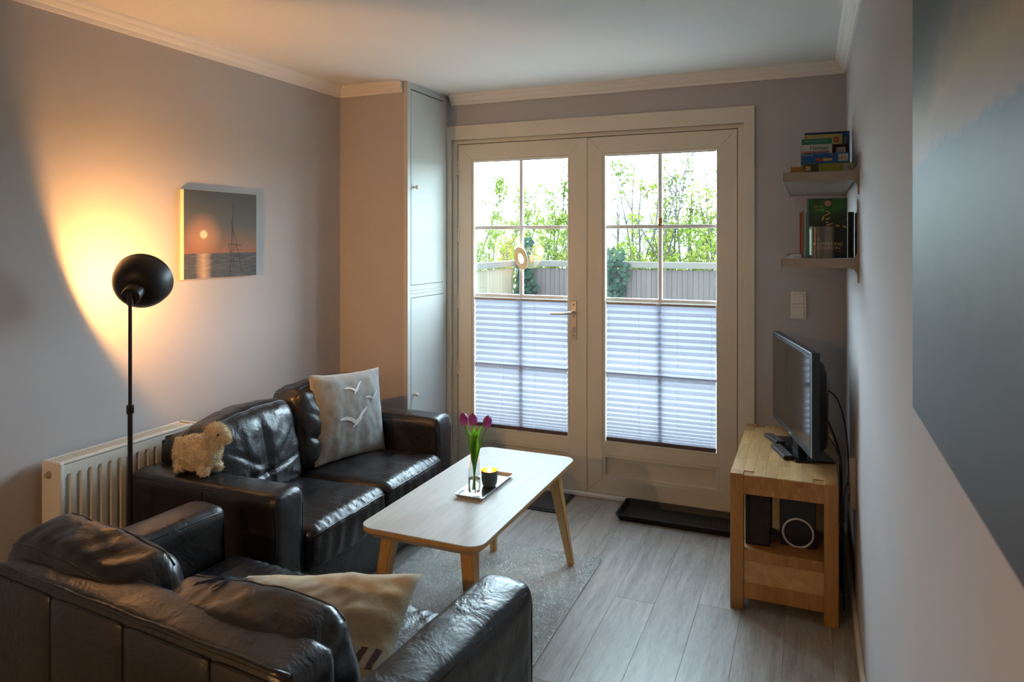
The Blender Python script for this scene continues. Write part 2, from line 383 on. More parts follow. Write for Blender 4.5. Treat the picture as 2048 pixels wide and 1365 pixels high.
def door_leaf(name, x0, x1, lever):
    z0, z1, wd = 0.024, 2.092, 0.094
    d = bpy.data.objects.new(name, None); C.objects.link(d); d.location = ((x0+x1)/2, YF, 0); struct(d)
    for s_, nm in (('L', 'stile'), ('R', 'stile'), ('T', 'rail'), ('B', 'rail')): mitre_bar(x0, x1, z0, z1, s_, wd, YF, YF+0.055).fin(nm, 'cream', d)
    gx0, gx1, gz0, gz1 = x0+wd, x1-wd, 0.318, z1-wd
    B().box(gx0-0.002, gx1+0.002, YF+0.001, YF+0.054, 0.252, 0.318, 0.002).fin('rail', 'cream', d)
    # sunken panel at the foot with a bead round it
    B().box(gx0-0.002, gx1+0.002, YF+0.026, YF+0.034, z0+wd-0.002, 0.254).fin('panel', 'cream', d)
    def bead(a, b_, c, e, wdt, ya, yb, nm, m):
        t = B()
        t.box(a, a+wdt, ya, yb, c, e, 0.002, 1).box(b_-wdt, b_, ya, yb, c, e, 0.002, 1).box(a+wdt-0.002, b_-wdt+0.002, ya, yb, c, c+wdt, 0.002, 1).box(a+wdt-0.002, b_-wdt+0.002, ya, yb, e-wdt, e, 0.002, 1)
        return t.fin(nm, m, d)
    bead(gx0, gx1, z0+wd, 0.252, 0.016, YF+0.004, YF+0.028, 'panel_bead', 'cream')
    bead(gx0, gx1, gz0, gz1, 0.014, YF+0.003, YG, 'glazing_bead', 'cream')
    # muntins and eight panes
    ix0, ix1, iz0, iz1 = gx0+0.014, gx1-0.014, gz0+0.014, gz1-0.014
    mx = (ix0+ix1)/2; zs = [0.722, 1.147, 1.570]
    B().box(mx-0.011, mx+0.011, YG-0.010, YG+0.014, iz0-0.004, iz1+0.004, 0.003, 1).fin('muntin', 'muntin', d)
    for z in zs: B().box(ix0-0.004, ix1+0.004, YG-0.009, YG+0.013, z-0.011, z+0.011, 0.003, 1).fin('muntin', 'muntin', d)
    zz = [iz0-0.006]+zs+[iz1+0.006]
    for a, b_ in ((ix0-0.006, mx), (mx, ix1+0.006)):
        for c, e in zip(zz, zz[1:]): B().box(a, b_, YG+0.001, YG+0.003, c, e).fin('pane', 'pane', d)
    return d, (ix0, ix1, mx, iz0, iz1)
d1, g1 = door_leaf('door_1', -2.043, -1.212, True)
d2, g2 = door_leaf('door_2', -1.199, -0.360, False)
B().box(-1.2125, -1.199, YF-0.006, YF+0.012, 0.024, 2.092, 0.002).fin('cover_strip', 'cream', d2)
for zc in (1.945, 1.525, 1.105, 0.690, 0.275):
    h = B().tube([(-2.051, YF-0.006, zc-0.046), (-2.051, YF-0.006, zc+0.046)], 0.0055, 10).box(-2.049, -2.034, YF-0.0035, YF+0.001, zc-0.045, zc+0.045).fin('hinge', 'cream', d1)
    B().tube([(-2.051, YF-0.006, zc-0.0475), (-2.051, YF-0.006, zc-0.0465)], 0.0058, 10).tube([(-2.051, YF-0.006, zc+0.021), (-2.051, YF-0.006, zc+0.0225)], 0.0062, 10).fin('hinge_joint', 'dark', h)
# handle plate, lever, lock, key
hp = B().box(-1.298, -1.262, YF-0.006, YF+0.001, 0.906, 1.134, 0.002).fin('handle_plate', 'steel', d1)
B().lathe([(0, 0), (0.0105, 0), (0.0105, 0.014), (0.0085, 0.018), (0.0085, 0.045), (0, 0.045)], 16, (-1.279, YF-0.006, 1.066), (0, -1, 0)).tube([(-1.275, YF-0.046, 1.066), (-1.292, YF-0.048, 1.066), (-1.325, YF-0.050, 1.062), (-1.408, YF-0.050, 1.058)], [0.009, 0.0095, 0.0075, 0.0058], 12).fin('lever', 'steel', hp, True, angle=50)
for z, r_ in ((1.112, 0.0045), (1.043, 0.0042), (0.930, 0.004)): B().lathe([(0, 0.0006), (r_, 0.0006), (r_, -0.002)], 12, (-1.279, YF-0.006, z), (0, -1, 0)).fin('screw', 'dark', hp)
B().lathe([(0, 0.006), (0.0075, 0.006), (0.0075, -0.002)], 16, (-1.279, YF-0.006, 0.974), (0, -1, 0)).box(-1.2825, -1.2755, YF-0.010, YF-0.004, 0.944, 0.972, 0.002).fin('lock_cylinder', 'steel', hp)
kb = B().box(-1.2800, -1.2780, YF-0.034, YF-0.010, 0.971, 0.977)
kb.lathe([(0.004, -0.001), (0.010, -0.001), (0.010, 0.001), (0.004, 0.001), (0.004, -0.001)], 16, (-1.279, YF-0.040, 0.966), (1, 0, 0))
kb.tube([(-1.279, YF-0.040, 0.956), (-1.283, YF-0.040, 0.925), (-1.281, YF-0.040, 0.888)], 0.0010, 6)
kb.fin('key', 'steel', hp)
# ------------------------------------------------------------------ pleated blinds
def blind(g, label):
    ix0, ix1, mx, iz0, iz1 = g; x0, x1 = ix0+0.004, ix1-0.004; yb = YF+0.018
    t = thing('pleated_blind', label, 'blind', (mx, yb, 0.318), 0, 'pleated blinds on the double door')
    top, bot = 1.122, 0.352
    B().box(x0, x1, yb-0.010, yb+0.010, top, top+0.014, 0.003).fin('top_rail', 'brail', t)
    B().box(x0, x1, yb-0.011, yb+0.011, bot-0.020, bot, 0.003).fin('bottom_rail', 'brail2', t)
    # zigzag pleats: wide at the top, pushed together towards the bottom rail
    hs, z = [], top
    n = 25
    ws = [1.0 if k < n*0.55 else 1.0-0.72*((k-n*0.55)/(n*0.45)) for k in range(n)]; s_ = (top-bot)/sum(ws)
    pts = [(0.0, top)]
    for k in range(n):
        h = ws[k]*s_; amp = 0.0075
        pts.append((-amp, z-h*0.5)); pts.append((amp, z-h)); z -= h
    bm = B(); prev = None
    for (y, z) in pts:
        r_ = [bm.bm.verts.new((x, yb+y, z)) for x in (x0, x1)]
        if prev: bm.bm.faces.new([prev[0], prev[1], r_[1], r_[0]])
        prev = r_
    bm.fin('pleated_fabric', 'pleat', t, norm=False)
    for x in (x0+0.018, x0+(x1-x0)*0.31, x0+(x1-x0)*0.66, x1-0.022):
        B().tube([(x, yb-0.0095, bot), (x, yb-0.0088, top)], 0.0005, 5).fin('cord', 'cord', t)
    for z, m in ((top+0.006, 'chrome'), (bot-0.022, 'chrome')):
        B().box(mx-0.014, mx+0.014, yb-0.019, yb-0.008, z-0.002, z+0.003, 0.001, 1).fin('pull_tab', 'chrome', t)
    for x in (x0-0.0015, x1+0.0015):
        B().tube([(x, yb, 0.335), (x, yb, iz1)], 0.0007, 4).fin('guide_cord', 'cord', t)
    B().box(x0, x1, yb-0.004, yb+0.004, iz1-0.006, iz1+0.001, 0.001, 1).fin('tension_rail', 'brail', t)
blind(g1, 'lavender pleated blind on the door leaf with the lever handle')
blind(g2, 'lavender pleated blind on the door leaf without a handle')
# ------------------------------------------------------------------ built-in cupboard
cb = thing('built_in_cupboard', 'tall built-in cupboard with two pale doors beside the glass doors', 'cupboard', ((XL+XC)/2, 3.7, 0))
B().box(XL, XC-0.004, YC, YD+0.02, 0, ZC-0.0005).fin('body', 'wall', cb)
B().box(XC-0.026, XC+0.001, YC-0.006, YC+0.030, 0, ZC, 0.002).box(XC-0.006, XC+0.001, 3.892, YD, 0, ZC, 0.001).box(XC-0.006, XC+0.0008, YC+0.028, 3.894, 2.362, ZC).box(XC-0.006, XC+0.0008, YC+0.028, 3.894, 1.160, 1.230, 0.001).box(XC-0.006, XC+0.0008, YC+0.028, 3.894, 0, 0.07).fin('frame', 'cupb', cb)
for z in (1.186, 1.204): B().box(XC-0.001, XC+0.004, YC+0.03, 3.885, z-0.004, z+0.004, 0.002).fin('moulding', 'cupb', cb)
for (a, e, kz) in ((1.2325, 2.356, 1.798), (0.075, 1.1565, 0.601)):
    dd = B().box(XC-0.004, XC+0.0015, 3.5035, 3.8905, a, e, 0.0015, 1).fin('cupboard_door', 'cupb', cb)
    B().lathe([(0, 0), (0.007, 0), (0.0045, 0.006), (0.0045, 0.010), (0.011, 0.018), (0.012, 0.024), (0.009, 0.030), (0, 0.032)], 16, (XC+0.0013, 3.532, kz), (1, 0, 0)).fin('knob', 'switch', dd, True)
B().box(XC-0.0055, XC-0.0035, 3.499, 3.896, 0.07, 1.160).box(XC-0.0055, XC-0.0035, 3.499, 3.896, 1.228, 2.364).fin('shadow_gap', 'dark', cb)
# ------------------------------------------------------------------ outside: patio, meadow bank, fences, shrubs
struct(B().box(-14, 12, YD+0.30, 10.4, -0.30, -0.12).fin('floor_patio', 'concrete'), 'grey stone patio outside the glass doors')
md = B(); prev = None
for k in range(13):
    y = 10.4+k*k*0.42; z = -0.3+3.3/(1+math.exp(-(y-24)/3.5))
    r_ = [md.bm.verts.new((x, y, z+0.25*noise.noise(Vector((x*0.1, y*0.1, 3))))) for x in range(-60, 61, 4)]
    if prev:
        for a in range(len(r_)-1): md.bm.faces.new([prev[a], prev[a+1], r_[a+1], r_[a]])
    prev = r_
bank = md.fin('grassy_bank', 'grass', None, True); struct(bank, 'pale green grassy bank rising behind the fence')
FY, FZ, FX = 10.2, 1.13, -4.25
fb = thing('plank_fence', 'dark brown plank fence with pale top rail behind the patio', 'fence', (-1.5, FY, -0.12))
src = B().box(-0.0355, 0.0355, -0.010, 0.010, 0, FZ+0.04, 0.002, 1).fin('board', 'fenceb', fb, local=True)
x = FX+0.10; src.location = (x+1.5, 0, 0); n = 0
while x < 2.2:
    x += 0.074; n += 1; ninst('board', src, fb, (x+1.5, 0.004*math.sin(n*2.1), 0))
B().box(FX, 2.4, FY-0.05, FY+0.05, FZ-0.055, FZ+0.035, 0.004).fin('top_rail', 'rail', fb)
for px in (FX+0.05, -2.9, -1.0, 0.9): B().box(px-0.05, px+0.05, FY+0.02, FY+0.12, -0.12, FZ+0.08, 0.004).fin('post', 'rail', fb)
fs = thing('plank_fence', 'pale weathered plank fence running out beside the patio', 'fence', (FX, 9.0, -0.12))
src = B().box(-0.010, 0.010, -0.047, 0.047, 0, FZ+0.04, 0.002, 1).fin('board', 'fencel', fs, local=True)
y = 7.6; src.location = (0, y-9.0, 0)
while y < FY-0.2: y += 0.097; ninst('board', src, fs, (0.004*math.sin(y*9), y-9.0, 0))
B().box(FX-0.05, FX+0.05, 7.5, FY-0.06, FZ-0.055, FZ+0.035, 0.004).fin('top_rail', 'rail', fs)
B().box(FX-0.06, FX+0.06, 7.40, 7.52, -0.12, FZ+0.22, 0.004).fin('post', 'rail', fs)
def leaf_quad(bm, p, sz, rnd):
    d = Vector((rnd.uniform(-1, 1), rnd.uniform(-1, 1), rnd.uniform(-1, 1))).normalized(); q = d.orthogonal().normalized()*0.33*sz
    a = bm.verts.new(p-d*sz*0.5); b_ = bm.verts.new(p+q); c = bm.verts.new(p+d*sz*0.5); e = bm.verts.new(p-q)
    bm.faces.new([a, b_, c, e])
def shrub(x, y, z0, h, spread, nst, nleaf, lsz, kind, leafm, seed, low=0.3, barkm='twig', lean=0.25):
    rnd = random.Random(seed)
    label, cat, nm = kind
    t = thing(nm, label, cat, (x, y, z0), 0, label.split(' ')[0]+' shrubs behind the fence')
    st = B(); lf = B(); tips = []
    for i in range(nst):
        a = rnd.uniform(0, 2*PI); p = Vector((rnd.uniform(-.1, .1), rnd.uniform(-.1, .1), 0)); hh = h*rnd.uniform(0.7, 1.0)
        d = Vector((math.cos(a)*lean*rnd.uniform(0.2, 1), math.sin(a)*lean*rnd.uniform(0.2, 1), 1)).normalized(); pts = [p.copy()]; seg = 7
        for k in range(seg):
            d = (d+Vector((rnd.uniform(-.13, .13), rnd.uniform(-.13, .13), 0.03))).normalized(); p = p+d*hh/seg; pts.append(p.copy())
        r0 = 0.006+0.0055*h
        st.tube(pts, [r0*(1-0.85*k/seg) for k in range(seg+1)], 5, False)
        for k in range(int(9*h/3)):
            f = rnd.uniform(low, 0.97)*seg; i0 = int(f); q = pts[i0].lerp(pts[min(i0+1, seg)], f-i0)
            aa = rnd.uniform(0, 2*PI); dd = Vector((math.cos(aa), math.sin(aa), rnd.uniform(0.3, 1.2))).normalized(); ll = spread*rnd.uniform(0.35, 1.0)*(1.1-f/seg*0.6)
            br = [q]
            for m_ in range(3): dd = (dd+Vector((rnd.uniform(-.2, .2), rnd.uniform(-.2, .2), 0.08))).normalized(); br.append(br[-1]+dd*ll/3)
            st.tube(br, [r0*0.38, r0*0.3, r0*0.2, r0*0.1], 4, False); tips.append(br)
    for k in range(nleaf):
        br = rnd.choice(tips); f = rnd.uniform(0.2, 3); i0 = min(2, int(f)); q = br[i0].lerp(br[i0+1], min(1, f-i0))
        leaf_quad(lf.bm, q+Vector((rnd.gauss(0, 1), rnd.gauss(0, 1), rnd.gauss(0, 1)))*spread*0.07, lsz*rnd.uniform(0.6, 1.3), rnd)
    st.fin('stems', barkm, t, local=True, norm=False); o = lf.fin('leaves', leafm, t, local=True, norm=False); o['kind'] = 'stuff'
KB = ('bare twiggy shrub with thin dark upright stems behind the fence', 'shrub', 'bare_shrub')
KS = ('slender sapling with fresh green leaves behind the fence', 'tree', 'sapling')
KW = ('yellow-green leafy bush growing low along the fence', 'bush', 'leafy_bush')
sd = 100
for (u, dy, h, k) in [(965, 12.6, 3.4, 'S'), (1010, 13.6, 3.0, 'S'), (1095, 12.2, 3.2, 'S'), (1120, 13.5, 4.2, 'S'), (1225, 12.4, 4.2, 'B'), (1262, 13.0, 4.4, 'B'), (1300, 12.2, 4.3, 'B'),
                      (1345, 12.6, 3.2, 'S'), (1370, 12.0, 4.5, 'S'), (1405, 12.8, 4.0, 'S'), (1440, 12.3, 3.6, 'S'), (930, 13.2, 3.6, 'S'), (1480, 13.0, 4.0, 'S'), (880, 12.5, 3.2, 'S')]:
    p = aty(u, 478, dy); sd += 1
    if k == 'S': shrub(p.x, dy, -0.25, h, 0.75, 3, 1000, 0.062, KS, 'spring' if sd % 3 else 'spring2', sd, 0.25)
    else: shrub(p.x, dy, -0.25, h, 0.9, 4, 60, 0.06, KB, 'spring', sd, 0.2)
for u in range(900, 1500, 38):
    sd += 1; p = aty(u+(sd*7) % 20, 478, 11.4+(sd % 4)*0.35)
    shrub(p.x, p.y, -0.25, 1.9+0.25*(sd % 3), 0.6, 5, 950, 0.060, KW, 'spring2' if sd % 2 else 'spring', sd, 0.15, lean=0.5)
def ivy(x, y, zt, wd, n, seed, label):
    rnd = random.Random(seed); t = thing('ivy', label, 'ivy', (x, y, -0.12)); lf = B()
    for k in range(n):
        z = rnd.uniform(0.1, zt+0.12); wv = wd*(0.75+0.35*math.sin(z*5+seed)); cx = rnd.uniform(-1, 1); px = x+cx*wv; py = y-rnd.uniform(0.06, 0.10+0.12*(1-cx*cx))
        if z > zt-0.1: px = x+(px-x)*0.8
        s_ = rnd.uniform(0.045, 0.085); nrm = Vector((rnd.uniform(-.6, .6), -1, rnd.uniform(-.2, .7))).normalized(); ax = nrm.orthogonal().normalized(); ay = nrm.cross(ax); ro = rnd.uniform(0, 6.28)
        P = [Vector((math.cos(a_+ro), math.sin(a_+ro)))*rr*s_ for a_, rr in ((0, .75), (.7, .38), (1.3, .6), (2.1, .35), (3.14, .45), (4.18, .35), (4.98, .6), (5.58, .38))]
        lf.bm.faces.new([lf.bm.verts.new(Vector((px, py, z-0.0))+ax*q.x+ay*q.y) for q in P])
    o = lf.fin('leaves', 'ivy', t, norm=False); o['kind'] = 'stuff'
    s2 = B()
    for k in range(4):
        xx = x+rnd.uniform(-.5, .5)*wd; s2.tube([(xx+0.06*math.sin(j+k), y-0.065, -0.1+j*(zt+0.1)/6) for j in range(7)], 0.008, 5)
    s2.fin('stem', 'bark', t)
pi1 = aty(1057, 540, FY); pi2 = aty(1232, 540, FY)
ivy(pi1.x, FY, FZ+0.25, 0.20, 420, 5, 'dense dark ivy growing over the corner where the two fences meet')
ivy(pi2.x, FY, FZ+0.10, 0.20, 360, 9, 'ivy clump climbing the middle of the dark brown fence')
# ================================================================== SOFAS
def T(x=0, y=0, z=0, rx=0, ry=0, rz=0):
    return Matrix.Translation((x, y, z)) @ Matrix.Rotation(rz, 4, 'Z') @ Matrix.Rotation(ry, 4, 'Y') @ Matrix.Rotation(rx, 4, 'X')
def put(t, Mx, name, mat, parent, smooth=True):
    b_ = B(); b_.add(t, Mx); return b_.fin(name, mat, parent, smooth, local=True)
def sofa(label, loc, rz, seed, cush, slab=0.0):
    W, D, AW, AH, BH, BT = 1.30, 0.72, 0.155, 0.60, 0.700, 0.14
    s = thing('leather_sofa', label, 'sofa', (loc[0], loc[1], 0), rz)
    hw, hd = W/2, D/2
    put(puffy(W-2*AW+0.01, D-0.10, 0.21, 0.012, 6), T(0, -0.012, 0.155), 'base', 'leather', s)
    for i, sx in enumerate((-1, 1)):
        cx = sx*(hw-AW/2)
        # long arm with a softly crowned, creased top
        def fn(a, p):
            if a.z > 0.3:
                p.z += 0.010*(1-a.x*a.x)*(a.z-0.3)/0.7+0.0035*math.sin(a.y*26+seed+3*a.x)*noise.noise(Vector((a.y*3, a.x, seed)))*(a.z-0.3)
            return p
        arm = put(puffy(AW, D, AH-0.05, 0.028, 26, (0.003, 0.004, 0.0), 0.004, 9, seed+i, fn), T(cx, 0, 0.05+(AH-0.05)/2), 'arm', 'leather', s)
        for ex in (-1, 1):
            x = cx+ex*(AW/2-0.008)
            pts = [(x, -hd+0.02, AH-0.013), (x, hd-0.035, AH-0.013), (x, hd-0.012, AH-0.030), (x, hd-0.006, AH-0.06), (x, hd-0.006, 0.08)]
            B().tube(pts, 0.0032, 6).fin('piping', 'pipe', arm, True, local=True)
        B().tube([(cx+sx*(AW/2+0.0005), 0.02, AH-0.02), (cx+sx*(AW/2+0.0015), 0.02, 0.06)], 0.0016, 5).fin('seam', 'pipe', arm, local=True)
    # back shell: leather panels, rolled top edge
    bk = put(puffy(W-2*AW+0.004, BT, BH-0.05, 0.025, 16, (0, 0, 0.006), 0.003, 6, seed), T(0, -hd+BT/2, 0.05+(BH-0.05)/2), 'back', 'leather', s)
    xs = [-(hw-AW), -0.225, 0.035, 0.300, hw-AW]
    for a, b_ in zip(xs, xs[1:]):
        put(puffy(b_-a-0.004, 0.016, BH-0.075, 0.007, 8, (0, 0.003, 0), 0.0015, 8, seed+a), T((a+b_)/2, -hd+0.001, 0.06+(BH-0.075)/2), 'back_panel', 'leather', bk)
    B().tube([(-hw+AW+0.01+k*(W-2*AW-0.02)/24, -hd+0.016, BH-0.006+0.0015*math.sin(k*1.3)) for k in range(25)], 0.0085, 8).fin('top_roll', 'leather', bk, True, local=True)
    for fx in (-1, 1):
        for fy in (-1, 1): B().box(fx*(hw-0.09)-0.025, fx*(hw-0.09)+0.025, fy*(hd-0.07)-0.025, fy*(hd-0.07)+0.025, 0, 0.055, 0.004).fin('foot', 'black', s, local=True)
    # seat cushions
    for i, sx in enumerate((-1, 1)):
        cw = (W-2*AW)/2
        def fn(a, p):
            if a.z > 0:                                    # creases along the front edge
                k = max(0, a.y-0.45)/0.55
                p.z += a.z*0.006*k*math.sin(a.x*38+2*math.sin(a.y*6+seed))*(1-abs(a.x)**4)
            if a.y > 0.9: p.y += 0.004*math.sin(a.x*21+a.z*2)*(1-a.z*a.z)*0.8
            return p
        Mx = T(sx*cw/2, 0.065, 0.345, R(2.0))
        tt = puffy(cw-0.004, 0.66, 0.175, 0.04, 30, (0.0, 0.012, 0.020), 0.004, 7, seed+7*i, fn); bv = BVHTree.FromBMesh(tt)
        sc_ = put(tt, Mx, 'seat_cushion', 'leather', s)
        pts = [Mx @ (h_+Vector((0, 0.001, 0))) for h_ in [bv.ray_cast(Vector((x, 1, 0.062-0.012*(abs(x)/(cw/2))**8)), Vector((0, -1, 0)))[0] for x in [(-1+2*k/26)*(cw/2-0.012) for k in range(27)]] if h_ is not None]
        B().tube(pts, 0.0038, 7).fin('piping', 'pipe', sc_, True, local=True)
        # back cushions with a boxed top, a pulled centre crease and crossing folds
        def fb_(a, p):
            if a.y > 0:
                g = math.exp(-(a.x/0.055)**2)*(1 if a.z < 0.5 else max(0, 1-(a.z-0.5)*3))
                zl = -0.35+0.22*a.x*a.x*(1 if True else 0)
                g2 = math.exp(-((a.z-zl)/0.05)**2)*(1-a.x**4)
                g3 = math.exp(-((a.z-(-0.25+0.75*abs(a.x)))/0.05)**2)*(0.8 if abs(a.x) > 0.1 else 0)*max(0, 1-abs(a.x)**3)
                p.y -= a.y*(0.020*g+0.016*g2+0.012*g3)
                p.y += 0.006*a.y*noise.noise(Vector((a.x*7+seed, a.z*3, i)))*(1-a.x**4)
            if a.z > 0.4: p.z += 0.006*math.sin(a.x*30+seed+i)*noise.noise(Vector((a.x*4, a.y*2, seed+i)))*(1-a.y*a.y)
            p.z += 0.020*(1-a.x*a.x)*max(0, a.z)
            return p
        Mb = T(sx*(cw/2+0.010)+cush[i][0], -0.150+cush[i][1], 0.572+cush[i][2], R(11), R(1.5*sx+cush[i][3]), R(2*sx))
        tt = puffy(cw+0.015, 0.19, 0.37, 0.06, 34, (0.004, 0.035, 0.010), 0.011, 8, seed+3+5*i, fb_); bv = BVHTree.FromBMesh(tt)
        bc = put(tt, Mb, 'back_cushion', 'leather', s)
        for yy in (0.070, -0.070):
            pts = [Mb @ (h_+Vector((0, 0, 0.001))) for h_ in [bv.ray_cast(Vector((x, yy, 1)), Vector((0, 0, -1)))[0] for x in [(-1+2*k/26)*(cw/2-0.012) for k in range(27)]] if h_ is not None]
            B().tube(pts, 0.0030, 6).fin('piping', 'pipe', bc, True, local=True)
    return s
sofa('black leather two-seat sofa against the wall under the sunset picture', (-2.055, 2.570), -PI/2, 1.0, ((0, 0, 0.035, 0), (0, 0, 0.004, 0)))
sofa('black leather two-seat sofa with its back to the room, holding a beige cushion', (-1.3369, 1.4113), R(-4.5), 4.0, ((-0.070, -0.03, -0.030, 4), (-0.045, -0.03, -0.062, -5)))

# ------------------------------------------------------------------ cushions
def pillow_surf(w_, h_, th, seed, wr=0.012):
    def S(u, v, side):
        x = w_/2*u*(1-0.055*(1-v*v)); z = h_/2*v*(1-0.055*(1-u*u))
        t = th/2*max(0, (1-abs(u)**2.6))**0.55*max(0, (1-abs(v)**2.6))**0.55
        e = max(abs(u), abs(v)); fold = wr*noise.noise(Vector((u*2.6+seed, v*1.6, side*3)))+wr*0.5*noise.noise(Vector((u*7+seed, v*5, side*2)))*(0.4+0.6*e)
        k = min(1, (1-e)*8)
        return Vector((x+0.25*fold*k, side*(t+fold*k), z+0.006*noise.noise(Vector((u*3, v*3, seed)))*(1-k*0.5)))
    return S
def pillow_mesh(S, n=36):
    t = B()
    for side in (-1, 1):
        g = [[t.bm.verts.new(S(-1+2*i/n, -1+2*j/n, side)) for i in range(n+1)] for j in range(n+1)]
        for j in range(n):
            for i in range(n): t.bm.faces.new([g[j][i], g[j][i+1], g[j+1][i+1], g[j+1][i]])
    bmesh.ops.remove_doubles(t.bm, verts=t.bm.verts[:], dist=0.0006)
    return t
# grey cushion with three gulls, leaning on the far seat of the wall sofa
pg = thing('gull_cushion', 'grey linen cushion with three pale flying gulls on the wall sofa', 'cushion', (-2.03, 2.885, 0.438), 0)
S1 = pillow_surf(0.43, 0.42, 0.12, 2.0)
BLp, BRp, TLp, TRp = Vector((-2.10, 2.685, 0.452)), Vector((-1.965, 3.055, 0.432)), Vector((-2.155, 2.64, 0.852)), Vector((-2.075, 3.055, 0.832))
ctr = (BLp+BRp+TLp+TRp)/4; ex = ((BRp-BLp)+(TRp-TLp)).normalized(); ez = ((TLp-BLp)+(TRp-BRp)); ez = (ez-ex*ez.dot(ex)).normalized(); ey = ez.cross(ex)
MP = Matrix.Translation(ctr-pg.location) @ Matrix((ex, ey, ez)).transposed().to_4x4()
t = pillow_mesh(S1); t.xf(MP); t.fin('cover', 'pill', pg, True, local=True)
GULL = [(-1, .05), (-.75, .16), (-.5, .19), (-.2, .10), (.0, -.04), (.12, -.10), (.25, .05), (.5, .30), (.78, .46), (1, .52), (.8, .34), (.55, .12), (.42, -.10), (.25, -.30), (.05, -.38), (-.08, -.48), (-.12, -.42), (.0, -.30), (-.15, -.16), (-.45, .0), (-.75, .02)]
front = -1
def gull(cu, cv, sz, rot):
    g = bmesh.new(); vs_ = [g.verts.new((x*math.cos(rot)-y*math.sin(rot), x*math.sin(rot)+y*math.cos(rot), 0)) for x, y in GULL]; g.faces.new(vs_)
    bmesh.ops.triangulate(g, faces=g.faces[:]); bmesh.ops.subdivide_edges(g, edges=g.edges[:], cuts=6, use_grid_fill=True)
    for v in g.verts:
        p = S1(cu+v.co.x*sz, cv+v.co.y*sz, front); v.co = p+Vector((0, front*0.0035, 0))
    b_ = B(); b_.add(g, MP); b_.fin('gull_print', 'gull', pg, True, local=True)
gull(0.02, 0.62, 0.29, 0.0); gull(0.52, 0.36, 0.24, 0.1); gull(-0.08, -0.10, 0.44, 0.0)
# beige cushion with a checked border lying on the near sofa, dark ribbon ties at one corner
M['beige'] = fabric('beige_cotton', (0.60, 0.48, 0.31), 0.10)
def check_mat():
    m, nt, b = nmat('checked_border'); v = coords(nt, 'Object')
    wv = N(nt, 'ShaderNodeTexWave'); wv.inputs['Scale'].default_value = 9; L(nt, v, wv.inputs['Vector'])
    L(nt, ramp(nt, wv.outputs['Fac'], [(0.35, (0.12, 0.07, 0.06)), (0.5, (0.45, 0.38, 0.28)), (0.8, (0.55, 0.48, 0.38))]), b.inputs['Base Color']); b.inputs['Roughness'].default_value = 0.9
    return m
M['check'] = check_mat()
pb = thing('beige_cushion', 'beige cushion with checked edge and dark ribbon ties on the near sofa', 'cushion', (-1.200, 1.345, 0.43), 0)
S2 = pillow_surf(0.55, 0.34, 0.15, 5.0, 0.018)
Mb2 = Matrix.Translation((0.0, 0.125, 0.052)) @ Matrix.Rotation(R(9), 4, 'Z') @ Matrix.Rotation(R(-7), 4, 'Y') @ Matrix.Rotation(R(-62), 4, 'X')
t = pillow_mesh(S2); t.xf(Mb2); t.fin('cover', 'beige', pb, True, local=True)
bd = B(); n = 40; prev = None
for k in range(n+1):
    uu = -0.3+1.27*k/n
    r_ = [bd.bm.verts.new(S2(uu, v, -1)+Vector((0, -0.002, 0))) for v in (-0.36, -0.52, -0.66)]
    if prev:
        for j in range(2): bd.bm.faces.new([prev[j], prev[j+1], r_[j+1], r_[j]])
    prev = r_
bd.xf(Mb2); bd.fin('checked_border', 'check', pb, True, local=True)
M['ribbon'] = simple('navy_ribbon', (0.02, 0.022, 0.045), 0.6)
c0 = pb.location+Mb2 @ S2(-0.97, 0.93, 1)
bpy.context.view_layer.update(); dg = bpy.context.evaluated_depsgraph_get()
def on_surface(u, v):
    d = ray(u, v).normalized(); hit, p, nrm, *_ = sc.ray_cast(dg, Vector((0, 0, HC))+d*0.3, d)
    return p+nrm*0.004
for ends in (((445, 1158), (420, 1166), (390, 1173)), ((455, 1163), (440, 1172), (425, 1180))):
    P = [c0+Vector((0, 0, 0.004))]+[on_surface(*e) for e in ends]; rb = B(); prev = None
    for k in range(len(P)-1):
        for f in (0, 0.33, 0.66, 1.0):
            if k and f == 0: continue
            p = P[k].lerp(P[k+1], f)-pb.location
            r_ = [rb.bm.verts.new(p+Vector((0.002*e, 0.005*e, 0.003*e))) for e in (-1, 1)]
            if prev: rb.bm.faces.new([prev[0], prev[1], r_[1], r_[0]])
            prev = r_
    bmesh.ops.solidify(rb.bm, geom=rb.bm.faces[:], thickness=0.002); rb.fin('ribbon', 'ribbon', pb, True, local=True)

# ------------------------------------------------------------------ plush sheep on the sofa arm
sh = thing('plush_sheep', 'cream plush sheep sitting on the arm of the wall sofa', 'toy', (-2.135, 2.005, 0.612), 0)
b = B()
b.ell((-0.010, 0, 0.075), (0.092, 0.055, 0.066), 24); b.ell((-0.070, 0, 0.070), (0.045, 0.05, 0.055)); b.ell((0.05, 0, 0.085), (0.045, 0.048, 0.06)); b.ell((0.075, 0.0, 0.135), (0.038, 0.036, 0.045))
b.ell((0.088, 0.0, 0.162), (0.042, 0.036, 0.035)); b.ell((0.122, 0.0, 0.148), (0.030, 0.026, 0.024)); b.ell((0.07, -0.038, 0.145), (0.016, 0.012, 0.032)); b.ell((0.07, 0.038, 0.145), (0.016, 0.012, 0.032))
for lx, ly in ((-0.07, -0.032), (-0.07, 0.032), (0.055, -0.032), (0.055, 0.032)): b.ell((lx, ly, 0.022), (0.024, 0.021, 0.024))
b.ell((-0.108, 0, 0.105), (0.016, 0.014, 0.018))
tmp = b.fin('tmp', None, None, norm=False); md_ = tmp.modifiers.new('r', 'REMESH'); md_.mode = 'VOXEL'; md_.voxel_size = 0.006
dg = bpy.context.evaluated_depsgraph_get(); me = bpy.data.meshes.new_from_object(tmp.evaluated_get(dg)); bpy.data.objects.remove(tmp)
